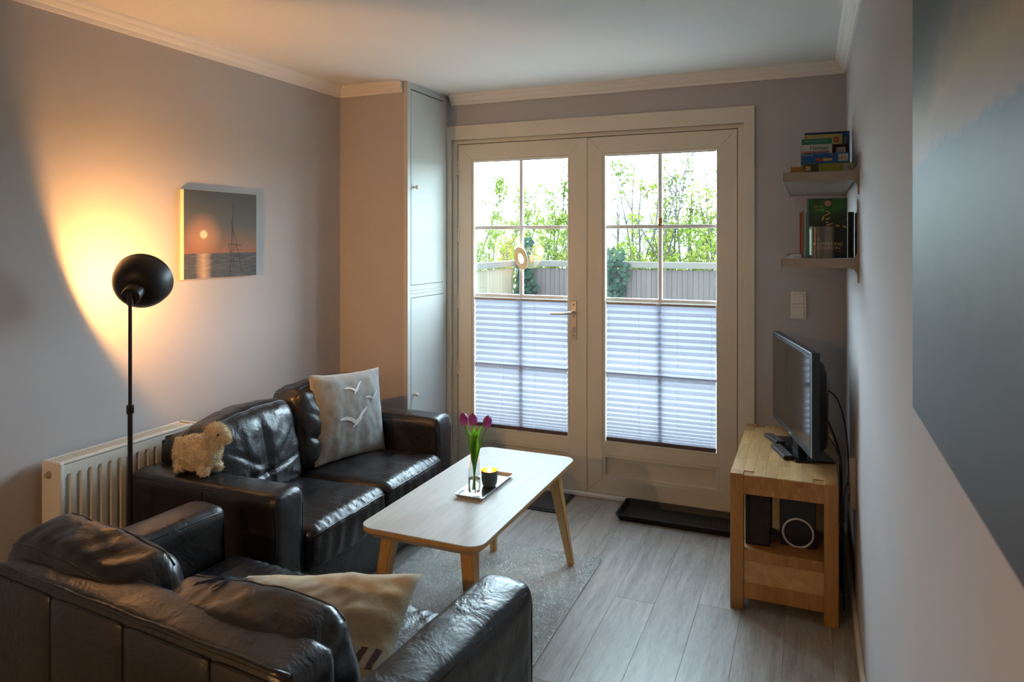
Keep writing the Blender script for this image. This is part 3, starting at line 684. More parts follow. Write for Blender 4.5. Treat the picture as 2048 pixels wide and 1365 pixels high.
g = bmesh.new(); g.from_mesh(me); bpy.data.meshes.remove(me)
bmesh.ops.smooth_vert(g, verts=g.verts[:], factor=0.5, use_axis_x=True, use_axis_y=True, use_axis_z=True); g.normal_update()
fur = B(); rnd = random.Random(3); newc = []
for v in g.verts: newc.append(v.co+v.normal*0.005*noise.noise(v.co*45))
for v, c in zip(g.verts, newc):
    v.co = c; v.co.z = max(v.co.z, 0.0015)
fs_ = g.faces[:]
for k in range(5200):
    f = rnd.choice(fs_); p = f.calc_center_median()
    if p.z < 0.008: continue
    d = (f.normal+Vector((rnd.uniform(-.7, .7), rnd.uniform(-.7, .7), rnd.uniform(-.9, .5)))).normalized(); q = d.orthogonal().normalized()*0.0016; e = d*rnd.uniform(0.005, 0.012)
    fur.bm.faces.new([fur.bm.verts.new(p-q), fur.bm.verts.new(p+q), fur.bm.verts.new(p+e)])
bb = B(); bb.add(g); bb.fin('body', 'wool', sh, True, local=True)
o = fur.fin('fleece', 'wool', sh, local=True, norm=False); o['kind'] = 'stuff'
for sy in (-1, 1): B().ell((0.118, sy*0.026, 0.162), (0.004, 0.004, 0.004), 10).fin('eye', 'black', sh, True, local=True)

# ================================================================== RUG, COFFEE TABLE
RX0, RX1, RY0, RY1 = -1.725, -0.892, 1.86, 3.186
rg = thing('shag_rug', 'grey short-pile rug under the coffee table', 'rug', ((RX0+RX1)/2, (RY0+RY1)/2, 0))
M['rugb'] = fabric('rug_backing', (0.70, 0.69, 0.66), 0.2, 300)
B().box(RX0, RX1, RY0, RY1, 0.0, 0.008, 0.003).fin('backing', 'rugb', rg)
M['pile'] = foliage('rug_pile', (0.60, 0.59, 0.57), (0.80, 0.79, 0.77))
t = B(); rnd = random.Random(11)
for k in range(95000):
    x = rnd.uniform(RX0+0.004, RX1-0.002); y = rnd.uniform(RY0+0.004, RY1-0.002); h = 0.0065*rnd.uniform(0.7, 1.3)*(1+0.25*noise.noise(Vector((x*9, y*9, 0)))); a = rnd.uniform(0, 2*PI); w2 = 0.0022
    lx, ly = rnd.gauss(0, .004)+0.003*noise.noise(Vector((x*6, y*6, 5))), rnd.gauss(0, .004)
    c_, s_ = math.cos(a)*w2, math.sin(a)*w2
    t.bm.faces.new([t.bm.verts.new((x-c_, y-s_, 0.007)), t.bm.verts.new((x+c_, y+s_, 0.007)), t.bm.verts.new((x+lx, y+ly, 0.007+h))])
o = t.fin('pile', 'pile', rg, norm=False); o['kind'] = 'stuff'

TX0, TX1, TY0, TY1, TZ = -1.458, -0.985, 2.058, 3.088, 0.497
ct = thing('coffee_table', 'low coffee table with whitewashed rounded top and splayed beech legs', 'table', ((TX0+TX1)/2, (TY0+TY1)/2, 0))
def rrect(x0, x1, y0, y1, r, n=8):
    out = []
    for cx, cy, a0 in ((x1-r, y1-r, 0), (x0+r, y1-r, PI/2), (x0+r, y0+r, PI), (x1-r, y0+r, 3*PI/2)):
        for k in range(n+1): a = a0+PI/2*k/n; out.append((cx+r*math.cos(a), cy+r*math.sin(a)))
    return out
def loft(levels, name, mat, parent, smooth=False, local=False):
    t = B(); rings = [[t.bm.verts.new((x, y, z)) for x, y in pts] for pts, z in levels]; n = len(rings[0])
    for a, b_ in zip(rings, rings[1:]):
        for k in range(n): t.bm.faces.new([a[k], a[(k+1) % n], b_[(k+1) % n], b_[k]])
    t.bm.faces.new(rings[0][::-1]); t.bm.faces.new(rings[-1]); return t.fin(name, mat, parent, smooth, local, angle=35)
def rr_in(i, r=0.055): return rrect(TX0+i, TX1-i, TY0+i, TY1-i, max(0.012, r-i))
loft([(rr_in(0.0), TZ-0.004), (rr_in(0.0), TZ-0.0008), (rr_in(0.001), TZ)], 'table_top', 'ttop', ct)
loft([(rr_in(0.032), TZ-0.044), (rr_in(0.0005), TZ-0.017), (rr_in(0.0005), TZ-0.004)], 'top_edge', 'leg', ct)
for (bx, by, txx, tyy) in ((-1.004, 3.072, -1.065, 3.000), (-1.392, 3.072, -1.375, 3.000), (-1.012, 2.085, -1.065, 2.150), (-1.425, 2.085, -1.375, 2.150)):
    t = B(); vs_ = []
    for (cx, cy, z, a, c_) in ((bx, by, 0.009, 0.014, 0.014), (txx, tyy, TZ-0.040, 0.025, 0.028)):
        vs_.append([t.bm.verts.new((cx+dx*a, cy+dy*c_, z)) for dx, dy in ((-1, -1), (1, -1), (1, 1), (-1, 1))])
    for k in range(4): t.bm.faces.new([vs_[0][k], vs_[0][(k+1) % 4], vs_[1][(k+1) % 4], vs_[1][k]])
    t.bm.faces.new(vs_[0][::-1]); t.bm.faces.new(vs_[1])
    bmesh.ops.bevel(t.bm, geom=t.bm.edges[:], offset=0.005, segments=2, affect='EDGES'); t.fin('leg', 'leg', ct)
# silver tray
ty0, ty1, tx0, tx1 = 2.425, 2.738, -1.270, -1.146
tr = thing('serving_tray', 'narrow silver tray with turned-up rim on the coffee table', 'tray', ((tx0+tx1)/2, (ty0+ty1)/2, TZ))
def tri(i): return rrect(tx0+i, tx1-i, ty0+i, ty1-i, 0.006, 3)
t = B(); lv = [(tri(0.010), TZ+0.0005), (tri(0.002), TZ+0.012), (tri(0.0), TZ+0.0155), (tri(0.002), TZ+0.0155), (tri(0.011), TZ+0.004)]
rings = [[t.bm.verts.new((x, y, z)) for x, y in p] for p, z in lv]; n = len(rings[0])
for a, b_ in zip(rings, rings[1:]):
    for k in range(n): t.bm.faces.new([a[k], a[(k+1) % n], b_[(k+1) % n], b_[k]])
t.bm.faces.new(rings[0][::-1]); t.bm.faces.new(rings[-1]); t.fin('tray_body', 'silver', tr, True, angle=30)
zt = TZ+0.0042
# glass vase, water, tulips
vx, vy = -1.208, 2.482
va = thing('glass_vase', 'small clear glass vase of tulips on the silver tray', 'vase', (vx, vy, zt))
B().lathe([(0, 0), (0.022, 0), (0.026, 0.006), (0.0275, 0.03), (0.026, 0.065), (0.0225, 0.11), (0.0205, 0.150), (0.0185, 0.150), (0.0205, 0.11), (0.024, 0.065), (0.0253, 0.03), (0.0235, 0.012), (0, 0.010)], 32, (vx, vy, zt)).fin('vessel', 'glass', va, True)
B().lathe([(0, 0.0105), (0.0230, 0.0125), (0.0249, 0.03), (0.0238, 0.062), (0, 0.062)], 32, (vx, vy, zt)).fin('water', simple('water', (0.97, 1, 0.98), 0.0, trans=1.0, ior=1.33), va, True, angle=40)
def tulip(label, u, v, dy, lean, seed, leaves):
    rnd = random.Random(seed)
    top = aty(u, v, vy+dy); zb = zt+0.018
    t = thing('tulip', label, 'flower', (vx+lean[0], vy+lean[1], zb))
    p0 = Vector((vx+lean[0], vy+lean[1], zb)); p2 = top-Vector((0, 0, 0.018)); nk = Vector((vx+lean[0]*-0.6, vy+lean[1]*-0.6, zt+0.150))
    path = []
    for k in range(13):
        f = k/12
        path.append(p0*(1-f)**2+nk*2*f*(1-f)+p2*f*f)
    B().tube(path, 0.0028, 8).fin('stem', 'leaf', t, True)
    ax = (path[-1]-path[-3]).normalized(); ax = (ax+Vector((0, 0, 1.2))).normalized()
    bl = None
    for k in range(6):
        pet = B(); a0 = k*PI/3; rr = 0.0128 if k % 2 else 0.0142; g_ = []
        for i in range(9):
            f = i/8; z = f*0.050; rad = rr*(0.35+0.9*math.sin(PI*min(1, f*0.75+0.12)))*(1.0 if f < 0.75 else 1-(f-0.75)*1.6); hw_ = 0.62*max(0.02, math.sin(PI*min(0.999, f*0.93+0.07)))**0.6
            g_.append([pet.bm.verts.new(Vector((rad*math.cos(a0+hw_*w_), rad*math.sin(a0+hw_*w_), z+0.001*abs(w_)))) for w_ in (-1, -.5, 0, .5, 1)])
        for r0_, r1_ in zip(g_, g_[1:]):
            for j in range(4): pet.bm.faces.new([r0_[j], r0_[j+1], r1_[j+1], r1_[j]])
        pet.xf(Matrix.Translation(p2-ax*0.001) @ Vector((0, 0, 1)).rotation_difference(ax).to_matrix().to_4x4())
        pet.fin('petal', 'petal', t, True)
    for (f0, lx, ly, ln, wd_) in leaves:
        st_ = nk.lerp(p0, f0); lf = B(); prev = None
        for k in range(11):
            f = k/10; c = st_+Vector((lx*f*f, ly*f*f, ln*f*(1-0.12*f))); w_ = wd_*math.sin(PI*min(0.995, 0.08+0.92*f))**0.8*0.5; d_ = Vector((-ly, lx, 0)); d_ = d_.normalized() if d_.length > 1e-5 else Vector((1, 0, 0))
            d_ = (d_+Vector((0.9, 0.25, 0))).normalized()
            r_ = [lf.bm.verts.new(c+d_*w_*e+Vector((lx, ly, 0)).normalized()*abs(e)*0.003*(-1)) for e in (-1, 0, 1)]
            if prev:
                for j in range(2): lf.bm.faces.new([prev[j], prev[j+1], r_[j+1], r_[j]])
            prev = r_
        lf.fin('leaf', 'leaf', t, True)
tulip('purple tulip on a stem bending out over the sofa side', 929, 842, 0.0, (0.004, -0.003), 1, [(0.1, -0.026, 0.0, 0.125, 0.028), (0.35, -0.012, 0.006, 0.165, 0.032)])
tulip('purple tulip standing upright between the other two', 946, 843, 0.006, (0.0, 0.004), 2, [(0.25, -0.004, -0.006, 0.175, 0.038), (0.2, 0.008, 0.004, 0.150, 0.036)])
tulip('purple tulip leaning towards the glass doors beside a tall leaf', 973, 847, 0.012, (-0.005, 0.001), 3, [(0.05, 0.034, 0.004, 0.150, 0.022), (0.3, 0.016, -0.003, 0.145, 0.034)])
# tealight cup
qx, qy = -1.193, 2.590
cp = thing('tealight_cup', 'slate grey cup with gold lining and burning tealight', 'candle holder', (qx, qy, zt))
B().lathe([(0, 0), (0.023, 0), (0.029, 0.006), (0.0325, 0.022), (0.0335, 0.064), (0.0320, 0.064)], 32, (qx, qy, zt)).fin('cup_wall', 'cup', cp, True, angle=50)
B().lathe([(0.0320, 0.0638), (0.0312, 0.022), (0.027, 0.008), (0, 0.006)], 32, (qx, qy, zt)).fin('gold_lining', 'gold', cp, True)
B().lathe([(0, 0.0065), (0.019, 0.0065), (0.019, 0.022), (0.018, 0.022), (0.018, 0.019), (0, 0.019)], 24, (qx, qy, zt)).fin('tealight', 'wick', cp)
B().lathe([(0, 0.020), (0.003, 0.024), (0.0035, 0.028), (0, 0.042)], 12, (qx, qy, zt)).fin('flame', 'flame', cp, True)
pl = bpy.data.lights.new('candle_light', 'POINT'); pl.energy = 0.35; pl.color = (1, 0.45, 0.12); pl.shadow_soft_size = 0.004
po = bpy.data.objects.new('candle_light', pl); C.objects.link(po); po.location = (qx, qy, zt+0.046)
# ================================================================== RADIATOR, FLOOR LAMP
ry0, ry1, rx0, rx1, rz0, rz1 = 1.680, 2.285, -2.556, -2.452, 0.13, 0.700
rd = thing('radiator', 'cream ribbed panel radiator on the wall behind the sofa', 'radiator', ((rx0+rx1)/2, (ry0+ry1)/2, 0))
t = B(); pr = []; y = ry0+0.022; pitch = 0.0405
pr.append((ry0+0.004, 0))
while y < ry1-0.05:
    pr += [(y, 0), (y+0.006, -0.011), (y+0.017, -0.011), (y+0.023, 0)]; y += pitch
pr.append((ry1-0.004, 0))
n = len(pr)
def rp(o, z, flat=False): return [t.bm.verts.new((rx1-0.006+(0 if flat else o_), y_, z)) for y_, o_ in pr]
rings = [rp(0, rz0, True), rp(0, rz0+0.035, True), rp(0, rz0+0.050), rp(0, rz1-0.058), rp(0, rz1-0.044, True), rp(0, rz1-0.010, True)]
for a, b_ in zip(rings, rings[1:]):
    for k in range(n-1): t.bm.faces.new([a[k], a[k+1], b_[k+1], b_[k]])
bmesh.ops.recalc_face_normals(t.bm, faces=t.bm.faces[:]); bmesh.ops.solidify(t.bm, geom=t.bm.faces[:], thickness=0.003)
t.fin('front_panel', 'rad', rd, True, angle=25)
for yy in (ry0, ry1): B().box(rx0+0.006, rx1+0.001, yy-0.001, yy+0.018 if yy == ry0 else yy+0.001, rz0, rz1+0.002, 0.006, 3).fin('side_cover', 'rad', rd)
B().box(rx0, rx0+0.010, ry0+0.01, ry1-0.01, rz0, rz1-0.01, 0.003).fin('rear_panel', 'rad', rd)
gr = B().box(rx0+0.010, rx0+0.020, ry0+0.015, ry1-0.01, rz1-0.004, rz1+0.001).box(rx1-0.026, rx1-0.003, ry0+0.015, ry1-0.01, rz1-0.008, rz1, 0.002)
gr.fin('top_frame', 'rad', rd)
src = B().box(-0.029, 0.029, -0.0028, 0.0028, -0.003, 0.002).fin('grille_bar', 'rad', rd, local=True)
base = Vector(rd.location); yy = ry0+0.03; src.location = Vector(((rx0+0.020+rx1-0.026)/2, yy, rz1-0.002))-base
while yy < ry1-0.03:
    yy += 0.0125; ninst('grille_bar', src, rd, Vector(((rx0+0.020+rx1-0.026)/2, yy, rz1-0.002))-base)
B().lathe([(0, 0.0), (0.014, 0.0), (0.013, 0.005), (0.008, 0.006), (0.008, 0.014), (0.0, 0.016)], 16, (rx1-0.055, ry0-0.001, rz1-0.045), (0, -1, 0)).fin('end_plug', 'brail', rd, True, angle=40)
for yy in (1.85, 2.15): B().box(XL, rx0+0.004, yy-0.02, yy+0.02, 0.25, 0.6).fin('wall_bracket', 'rad', rd)

lpx, lpy = -2.250, 1.800
lm = thing('floor_lamp', 'black floor lamp with dome shade turned to the wall', 'lamp', (lpx, lpy, 0))
B().lathe([(0, 0), (0.110, 0), (0.112, 0.006), (0.108, 0.014), (0.02, 0.018), (0.012, 0.03), (0, 0.03)], 40, (lpx, lpy, 0)).fin('base', 'blackm', lm, True, angle=40)
J = aty(267, 592, lpy); J.x = lpx+0.012
B().tube([(lpx, lpy, 0.02), (lpx, lpy, 0.885)], 0.0085, 12).fin('lower_pole', 'blackm', lm, True, angle=50)
B().tube([(lpx, lpy, 0.87), (lpx, lpy, J.z-0.03)], 0.0065, 12).fin('upper_pole', 'blackm', lm, True, angle=50)
cl = B().tube([(lpx, lpy, 0.872), (lpx, lpy, 0.902)], 0.0125, 14).fin('collar', 'blackm', lm, True, angle=50)
B().tube([(lpx+0.010, lpy-0.003, 0.888), (lpx+0.024, lpy-0.006, 0.888)], 0.003, 8).tube([(lpx+0.020, lpy-0.005, 0.880), (lpx+0.020, lpy-0.005, 0.898)], 0.004, 8).fin('clamp_screw', 'blackm', cl, True, angle=50)
az, el = R(33), R(21); AXL = Vector((-math.sin(az)*math.cos(el), math.cos(az)*math.cos(el), math.sin(el)))
Jc = Vector((lpx, lpy, J.z-0.005))
B().tube([(lpx, lpy, J.z-0.035), (lpx, lpy, J.z-0.008)], 0.010, 12).box(lpx-0.009, lpx+0.009, lpy-0.009, lpy+0.009, J.z-0.012, J.z+0.012, 0.003).fin('swivel', 'blackm', lm, True, angle=40)
O = Jc+AXL*0.004
prof = [(0, 0), (0.031, 0), (0.033, 0.006), (0.033, 0.045), (0.036, 0.050)]
for k in range(1, 13):
    a = k/12*PI/2*0.97; prof.append((0.036+(0.104-0.036)*math.sin(a), 0.050+0.098*(1-math.cos(a))))
prof.append((0.106, 0.150)); sp = B().lathe(prof, 48, O, AXL); sh_o = sp.fin('lamp_shade', 'blackm', lm, True, angle=40)
inner = [(r_-0.0015, z_+0.0012) for r_, z_ in prof[4:-1]]+[(0.106, 0.150)]
B().lathe([(0, 0.046)]+inner, 48, O, AXL).fin('shade_lining', 'shade_in', sh_o, True, angle=60)
bc_ = O+AXL*0.085
B().ell(bc_, (0.022, 0.022, 0.022), 16).fin('bulb', 'bulb', sh_o, True)
ll = bpy.data.lights.new('lamp_light', 'POINT'); ll.energy = 12.0; ll.color = (1, 0.46, 0.12); ll.shadow_soft_size = 0.012
lo = bpy.data.objects.new('lamp_light', ll); C.objects.link(lo); lo.location = O+AXL*0.126

# ================================================================== PICTURES
def sunset_mat():
    m, nt, b = nmat('sunset_print'); tc = N(nt, 'ShaderNodeTexCoord'); sp_ = N(nt, 'ShaderNodeSeparateXYZ'); L(nt, tc.outputs['Generated'], sp_.inputs[0])
    Y, Z = sp_.outputs['Y'], sp_.outputs['Z']
    def mth(op, a, b_=None, c=None):
        n_ = N(nt, 'ShaderNodeMath', operation=op)
        for i, q in enumerate((a, b_, c)):
            if q is None: continue
            if isinstance(q, (int, float)): n_.inputs[i].default_value = q
            else: L(nt, q, n_.inputs[i])
        return n_.outputs[0]
    sky = ramp(nt, Z, [(0.28, (0.25, 0.105, 0.045)), (0.42, (0.17, 0.105, 0.065)), (0.62, (0.075, 0.075, 0.07)), (0.95, (0.042, 0.048, 0.052))])
    dr = mth('SQRT', mth('ADD', mth('POWER', mth('SUBTRACT', Y, 0.25), 2.0), mth('POWER', mth('SUBTRACT', Z, 0.50), 2.0)))
    glow = ramp(nt, dr, [(0.0, (1, 0.85, 0.5)), (0.038, (1, 0.75, 0.38)), (0.055, (0.36, 0.15, 0.05)), (0.26, (0, 0, 0))])
    mx = N(nt, 'ShaderNodeMix', data_type='RGBA', blend_type='ADD'); mx.inputs[0].default_value = 0.8; L(nt, sky, mx.inputs[6]); L(nt, glow, mx.inputs[7])
    mp = N(nt, 'ShaderNodeMapping'); mp.inputs['Scale'].default_value = (1, 6, 60); L(nt, tc.outputs['Generated'], mp.inputs[0])
    wv = noise_n(nt, mp.outputs[0], 1.6, 4)
    sea = ramp(nt, wv, [(0.35, (0.028, 0.032, 0.036)), (0.7, (0.085, 0.08, 0.078))])
    gl = mth('MULTIPLY', mth('SUBTRACT', 1.0, mth('MINIMUM', mth('MULTIPLY', mth('ABSOLUTE', mth('SUBTRACT', Y, 0.25)), 9.0), 1.0)), mth('ADD', 0.35, wv))
    mg = N(nt, 'ShaderNodeMix', data_type='RGBA'); L(nt, gl, mg.inputs[0]); L(nt, sea, mg.inputs[6]); mg.inputs[7].default_value = (0.55, 0.36, 0.21, 1)
    st_ = mth('GREATER_THAN', Z, 0.283)
    fin = N(nt, 'ShaderNodeMix', data_type='RGBA'); L(nt, st_, fin.inputs[0]); L(nt, mg.outputs[2], fin.inputs[6]); L(nt, mx.outputs[2], fin.inputs[7])
    L(nt, fin.outputs[2], b.inputs['Base Color']); b.inputs['Roughness'].default_value = 0.7
    return m
px0, px1, pz0, pz1 = 2.312, 2.758, 1.318, 1.722
pc = thing('sunset_picture', 'small canvas picture of a sunset sea with a wooden beacon', 'picture', (XL+0.012, (px0+px1)/2, pz0))
B().box(XL, XL+0.022, px0, px1, pz0, pz1, 0.001, 1).fin('canvas', 'paper', pc)
B().box(XL+0.022, XL+0.0228, px0+0.001, px1-0.001, pz0+0.001, pz1-0.001).fin('print', sunset_mat(), pc)
M['ink'] = simple('print_ink', (0.022, 0.024, 0.026), 0.7)
bc = B(); X_ = XL+0.0229
def pp(fx, fz): return Vector((X_, px0+fx*(px1-px0), pz0+fz*(pz1-pz0)))
for a, b_, w_ in (((.66, .88), (.64, .62), .0018), ((.64, .62), (.61, .04), .0030), ((.62, .66), (.70, .40), .0026), ((.70, .40), (.78, .04), .0028), ((.645, .60), (.66, .10), .0022), ((.59, .39), (.78, .37), .0032), ((.59, .39), (.61, .28), .0022), ((.70, .38), (.61, .28), .0018), ((.64, .32), (.78, .32), .0014), ((.63, .27), (.79, .27), .0014), ((.74, .22), (.80, .22), .0024), ((.62, .18), (.79, .18), .0014)):
    a, b_ = pp(*a), pp(*b_); d = (b_-a).normalized(); q = Vector((0, -d.z, d.y))*w_/2; e = Vector((0.0003, 0, 0))
    bc.poly([a-q, a+q, b_+q, b_-q, a-q+e, a+q+e, b_+q+e, b_-q+e], [[0, 1, 2, 3], [7, 6, 5, 4], [0, 4, 5, 1], [1, 5, 6, 2], [2, 6, 7, 3], [3, 7, 4, 0]])
bc.fin('printed_beacon', 'ink', pc)
def beach_mat():
    m, nt, b = nmat('beach_print'); tc = N(nt, 'ShaderNodeTexCoord'); sp_ = N(nt, 'ShaderNodeSeparateXYZ'); L(nt, tc.outputs['Generated'], sp_.inputs[0])
    ad = N(nt, 'ShaderNodeMath', operation='MULTIPLY_ADD'); L(nt, sp_.outputs['Y'], ad.inputs[0]); ad.inputs[1].default_value = 0.22; L(nt, sp_.outputs['Z'], ad.inputs[2])
    mp = N(nt, 'ShaderNodeMapping'); mp.inputs['Scale'].default_value = (1, 1.6, 2.6); L(nt, tc.outputs['Generated'], mp.inputs[0])
    nz = noise_n(nt, mp.outputs[0], 2.2, 5, 0.6, 0.8); a2 = N(nt, 'ShaderNodeMath', operation='MULTIPLY_ADD'); L(nt, nz, a2.inputs[0]); a2.inputs[1].default_value = 0.16; L(nt, ad.outputs[0], a2.inputs[2])
    a2.inputs[1].default_value = 0.14; ad.inputs[1].default_value = 0.04
    col = ramp(nt, a2.outputs[0], [(0.05, (0.05, 0.055, 0.07)), (0.30, (0.08, 0.095, 0.115)), (0.50, (0.17, 0.21, 0.235)), (0.575, (0.12, 0.15, 0.205)), (0.590, (0.30, 0.20, 0.15)), (0.66, (0.36, 0.27, 0.12)), (0.75, (0.10, 0.085, 0.075)), (0.82, (0.025, 0.03, 0.028))])
    L(nt, col, b.inputs['Base Color']); b.inputs['Roughness'].default_value = 0.55; return m
bp = thing('beach_picture', 'large blue-grey beach picture on the wall beside the camera', 'picture', (XR-0.012, 0.8, 1.236))
bp['label'] = 'large blue-grey seascape canvas on the wall opposite the sofas'
B().box(XR-0.020, XR, 0.25, 1.262, 1.236, 2.02, 0.001, 1).fin('canvas', 'paper', bp)
B().box(XR-0.0208, XR-0.0200, 0.251, 1.261, 1.237, 2.019).fin('print', beach_mat(), bp)
# ================================================================== TV BENCH AND WHAT STANDS ON IT
CX0, CX1, CY0, CY1, CZ = -0.298, 0.102, 2.982, 3.815, 0.550
tb = thing('tv_bench', 'solid oak tv bench with corner posts and an open shelf', 'tv stand', ((CX0+CX1)/2, (CY0+CY1)/2, 0))
PW = 0.051
for x in (CX0, CX1-PW):
    for y in (CY0, CY1-PW): B().box(x, x+PW, y, y+PW, 0, CZ, 0.0015, 1).fin('post', 'oak', tb)
top = B().box(CX0+0.002, CX1-0.002, CY0+PW+0.0005, CY1-PW-0.0005, CZ-0.028, CZ-0.004).box(CX0+PW+0.0005, CX1-PW-0.0005, CY0+0.002, CY1-0.002, CZ-0.028, CZ-0.004).fin('top_board', 'oak', tb)
rnd = random.Random(21); ns = 9; sw = (CX1-CX0)/ns
for k in range(ns):
    xa, xb = CX0+k*sw, CX0+(k+1)*sw; lo, hi = (CY0, CY1)
    if xa < CX0+PW-0.005 or xb > CX1-PW+0.005: lo, hi = CY0+PW+0.0008, CY1-PW-0.0008
    y = lo
    while y < hi-0.001:
        ye = min(hi, y+rnd.uniform(0.13, 0.30))
        if hi-ye < 0.06: ye = hi
        xa_, xb_ = xa, xb
        if (y < CY0+PW or ye > CY1-PW):
            xa_, xb_ = max(xa, CX0+PW+0.0005), min(xb, CX1-PW-0.0005)
        o = B().box(-(xb_-xa_)/2+0.0002, (xb_-xa_)/2-0.0002, -(ye-y)/2+0.0002, (ye-y)/2-0.0002, -0.005, 0.0, 0.0005, 1).fin('stave', 'oak_y', top, local=True)
        o.location = Vector(((xa_+xb_)/2, (y+ye)/2, CZ-0.0006))-world_off(top); y = ye
for (y0_, y1_) in ((CY0+0.003, CY0+0.028), (CY1-0.028, CY1-0.003)):
    ap = B().box(CX0+PW, CX1-PW, y0_+0.004, y1_, CZ-0.079, CZ-0.028).fin('apron', 'oak', tb)
    for zz0, zz1, cuts in ((CZ-0.028, CZ-0.006, (0, .38, .8, 1)), (CZ-0.052, CZ-0.028, (0, .3, .62, 1)), (CZ-0.079, CZ-0.052, (0, .35, 1))):
        for a, e in zip(cuts, cuts[1:]):
            wd = (CX1-CX0-2*PW); o = B().box(CX0+PW+a*wd+0.0002, CX0+PW+e*wd-0.0002, y0_-0.0004, y0_+0.005, zz0+0.0002, zz1-0.0002).fin('block', 'oak', ap)
for x0_, x1_ in ((CX0+0.004, CX0+0.026), (CX1-0.026, CX1-0.004)): B().box(x0_, x1_, CY0+PW, CY1-PW, CZ-0.075, CZ-0.028).fin('apron', 'oak', tb)
B().box(CX0+0.01, CX1-0.004, CY0+0.012, CY1-0.012, 0.222, 0.240).fin('shelf', 'oak', tb)
for y0_, y1_ in ((CY0+0.004, CY0+0.026), (CY1-0.026, CY1-0.004)):
    B().box(CX0+PW, CX1-PW, y0_, y1_, 0.203, 0.246, 0.002).fin('rail', 'oak', tb)
    B().box(CX0+PW, CX1-PW, y0_+0.007, y1_-0.005, 0.108, 0.205).fin('end_panel', 'oak_y', tb)
    B().box(CX0+PW, CX1-PW, y0_, y1_, 0.050, 0.110, 0.002).fin('rail', 'oak', tb)
B().box(CX0+0.006, CX0+0.024, CY0+PW, CY1-PW, 0.055, 0.222).fin('drawer_front', 'oak', tb)
B().box(CX1-0.020, CX1-0.008, CY0+PW, CY1-PW, 0.055, 0.222).fin('rear_panel', 'oak', tb)
B().box(CX0+0.02, CX1-0.02, CY0+0.02, CY1-0.02, 0.055, 0.065).fin('bottom_board', 'oak', tb)
# speakers inside
sp1 = thing('speaker_box', 'plain matt black speaker box on the open bench shelf', 'speaker', (-0.197, 3.17, 0.240))
B().box(-0.246, -0.150, 3.06, 3.28, 0.240, 0.455, 0.003).fin('cabinet', 'black', sp1)
B().box(-0.240, -0.156, 3.056, 3.061, 0.248, 0.447, 0.002).fin('grille', 'mat', sp1)
M['sub'] = M['black']
rc = aty(1596, 1067, 3.105)
sw_ = thing('subwoofer', 'black subwoofer with a silver ring on the open bench shelf', 'speaker', (rc.x, 3.22, 0.240))
B().box(rc.x-0.070, rc.x+0.067, 3.105, 3.33, 0.240, 0.440, 0.004).fin('cabinet', 'black', sw_)
B().lathe([(0.0535, 0), (0.0535, 0.003), (0.0555, 0.0045), (0.0605, 0.0045), (0.062, 0.003), (0.062, 0)], 48, (rc.x, 3.106, rc.z), (0, -1, 0)).fin('ring', simple('silver_plastic', (0.55, 0.56, 0.58), 0.4, 0.3), sw_, True, angle=50)
B().lathe([(0.0535, 0.001), (0.045, -0.002), (0.02, -0.006), (0, -0.003)], 40, (rc.x, 3.104, rc.z), (0, -1, 0)).fin('cone', 'mat', sw_, True)
# television
TH = math.atan2(-0.967, 0.2547)
tv = thing('television', 'black flat screen television on a low stand turned towards the sofa', 'television', (-0.028, 3.43, CZ), TH)
B().box(-0.1925, 0.1925, -0.082, 0.082, 0.000, 0.010, 0.003).fin('stand_plate', 'screen', tv, local=True)
B().box(-0.05, 0.05, -0.034, 0.004, 0.008, 0.090, 0.004).fin('stand_neck', 'black', tv, local=True)
tw, z0_, z1_ = 0.345, 0.062, 0.490
fr_ = B().box(-tw, tw, -0.056, -0.022, z0_, z1_, 0.003).fin('housing', 'black', tv, local=True)
B().box(-tw+0.020, tw-0.020, -0.0568, -0.0555, z0_+0.030, z1_-0.020).fin('screen', 'screen', tv, local=True)
t = B(); lv = [(-0.30, 0.30, z0_+0.02, z1_-0.03, -0.023), (-0.29, 0.29, z0_+0.02, z1_-0.06, 0.015), (-0.25, 0.25, z0_+0.03, z1_-0.13, 0.038)]
rings = [[t.bm.verts.new(p) for p in ((a, y, c), (b_, y, c), (b_, y, d), (a, y, d))] for a, b_, c, d, y in lv]
for p, q in zip(rings, rings[1:]):
    for k in range(4): t.bm.faces.new([p[k], p[(k+1) % 4], q[(k+1) % 4], q[k]])
t.bm.faces.new(rings[0][::-1]); t.bm.faces.new(rings[-1]); bmesh.ops.bevel(t.bm, geom=t.bm.edges[:], offset=0.008, segments=2, affect='EDGES'); t.fin('rear_cover', 'black', tv, True, local=True, angle=40)
B().box(-0.018, 0.018, -0.0572, -0.0560, z0_+0.010, z0_+0.015).fin('badge', 'cord', tv, local=True)
B().box(tw-0.002, tw+0.0006, -0.0575, -0.054, z0_+0.004, z1_-0.004).fin('bezel_edge', 'steel', tv, local=True)
def remote(label, far, near, z, nb):
    d = (near-far); ln = d.length; c = (near+far)/2; t = thing('remote_control', label, 'remote control', (c.x, c.y, z), math.atan2(d.y, d.x)-PI/2)
    B().box(-0.022, 0.022, -ln/2, ln/2, 0, 0.017, 0.004).fin('case', 'black', t, local=True)
    src = None
    for i in range(3):
        for j in range(nb):
            loc = (-0.012+0.012*i, -ln/2+0.02+j*(ln-0.04)/(nb-1), 0.0168)
            if src is None: src = B().box(-0.0035, 0.0035, -0.003, 0.003, 0, 0.0014, 0.0006, 1).fin('button', 'shelf', t, local=True); src.location = loc
            else: ninst('button', src, t, loc)
remote('black remote control with rows of buttons lying behind the other remote', Vector((-0.183, 3.600, 0)), Vector((-0.122, 3.470, 0)), CZ, 6)
remote('black remote control lying nearer the open end of the bench', Vector((-0.143, 3.425, 0)), Vector((-0.083, 3.250, 0)), CZ, 9)
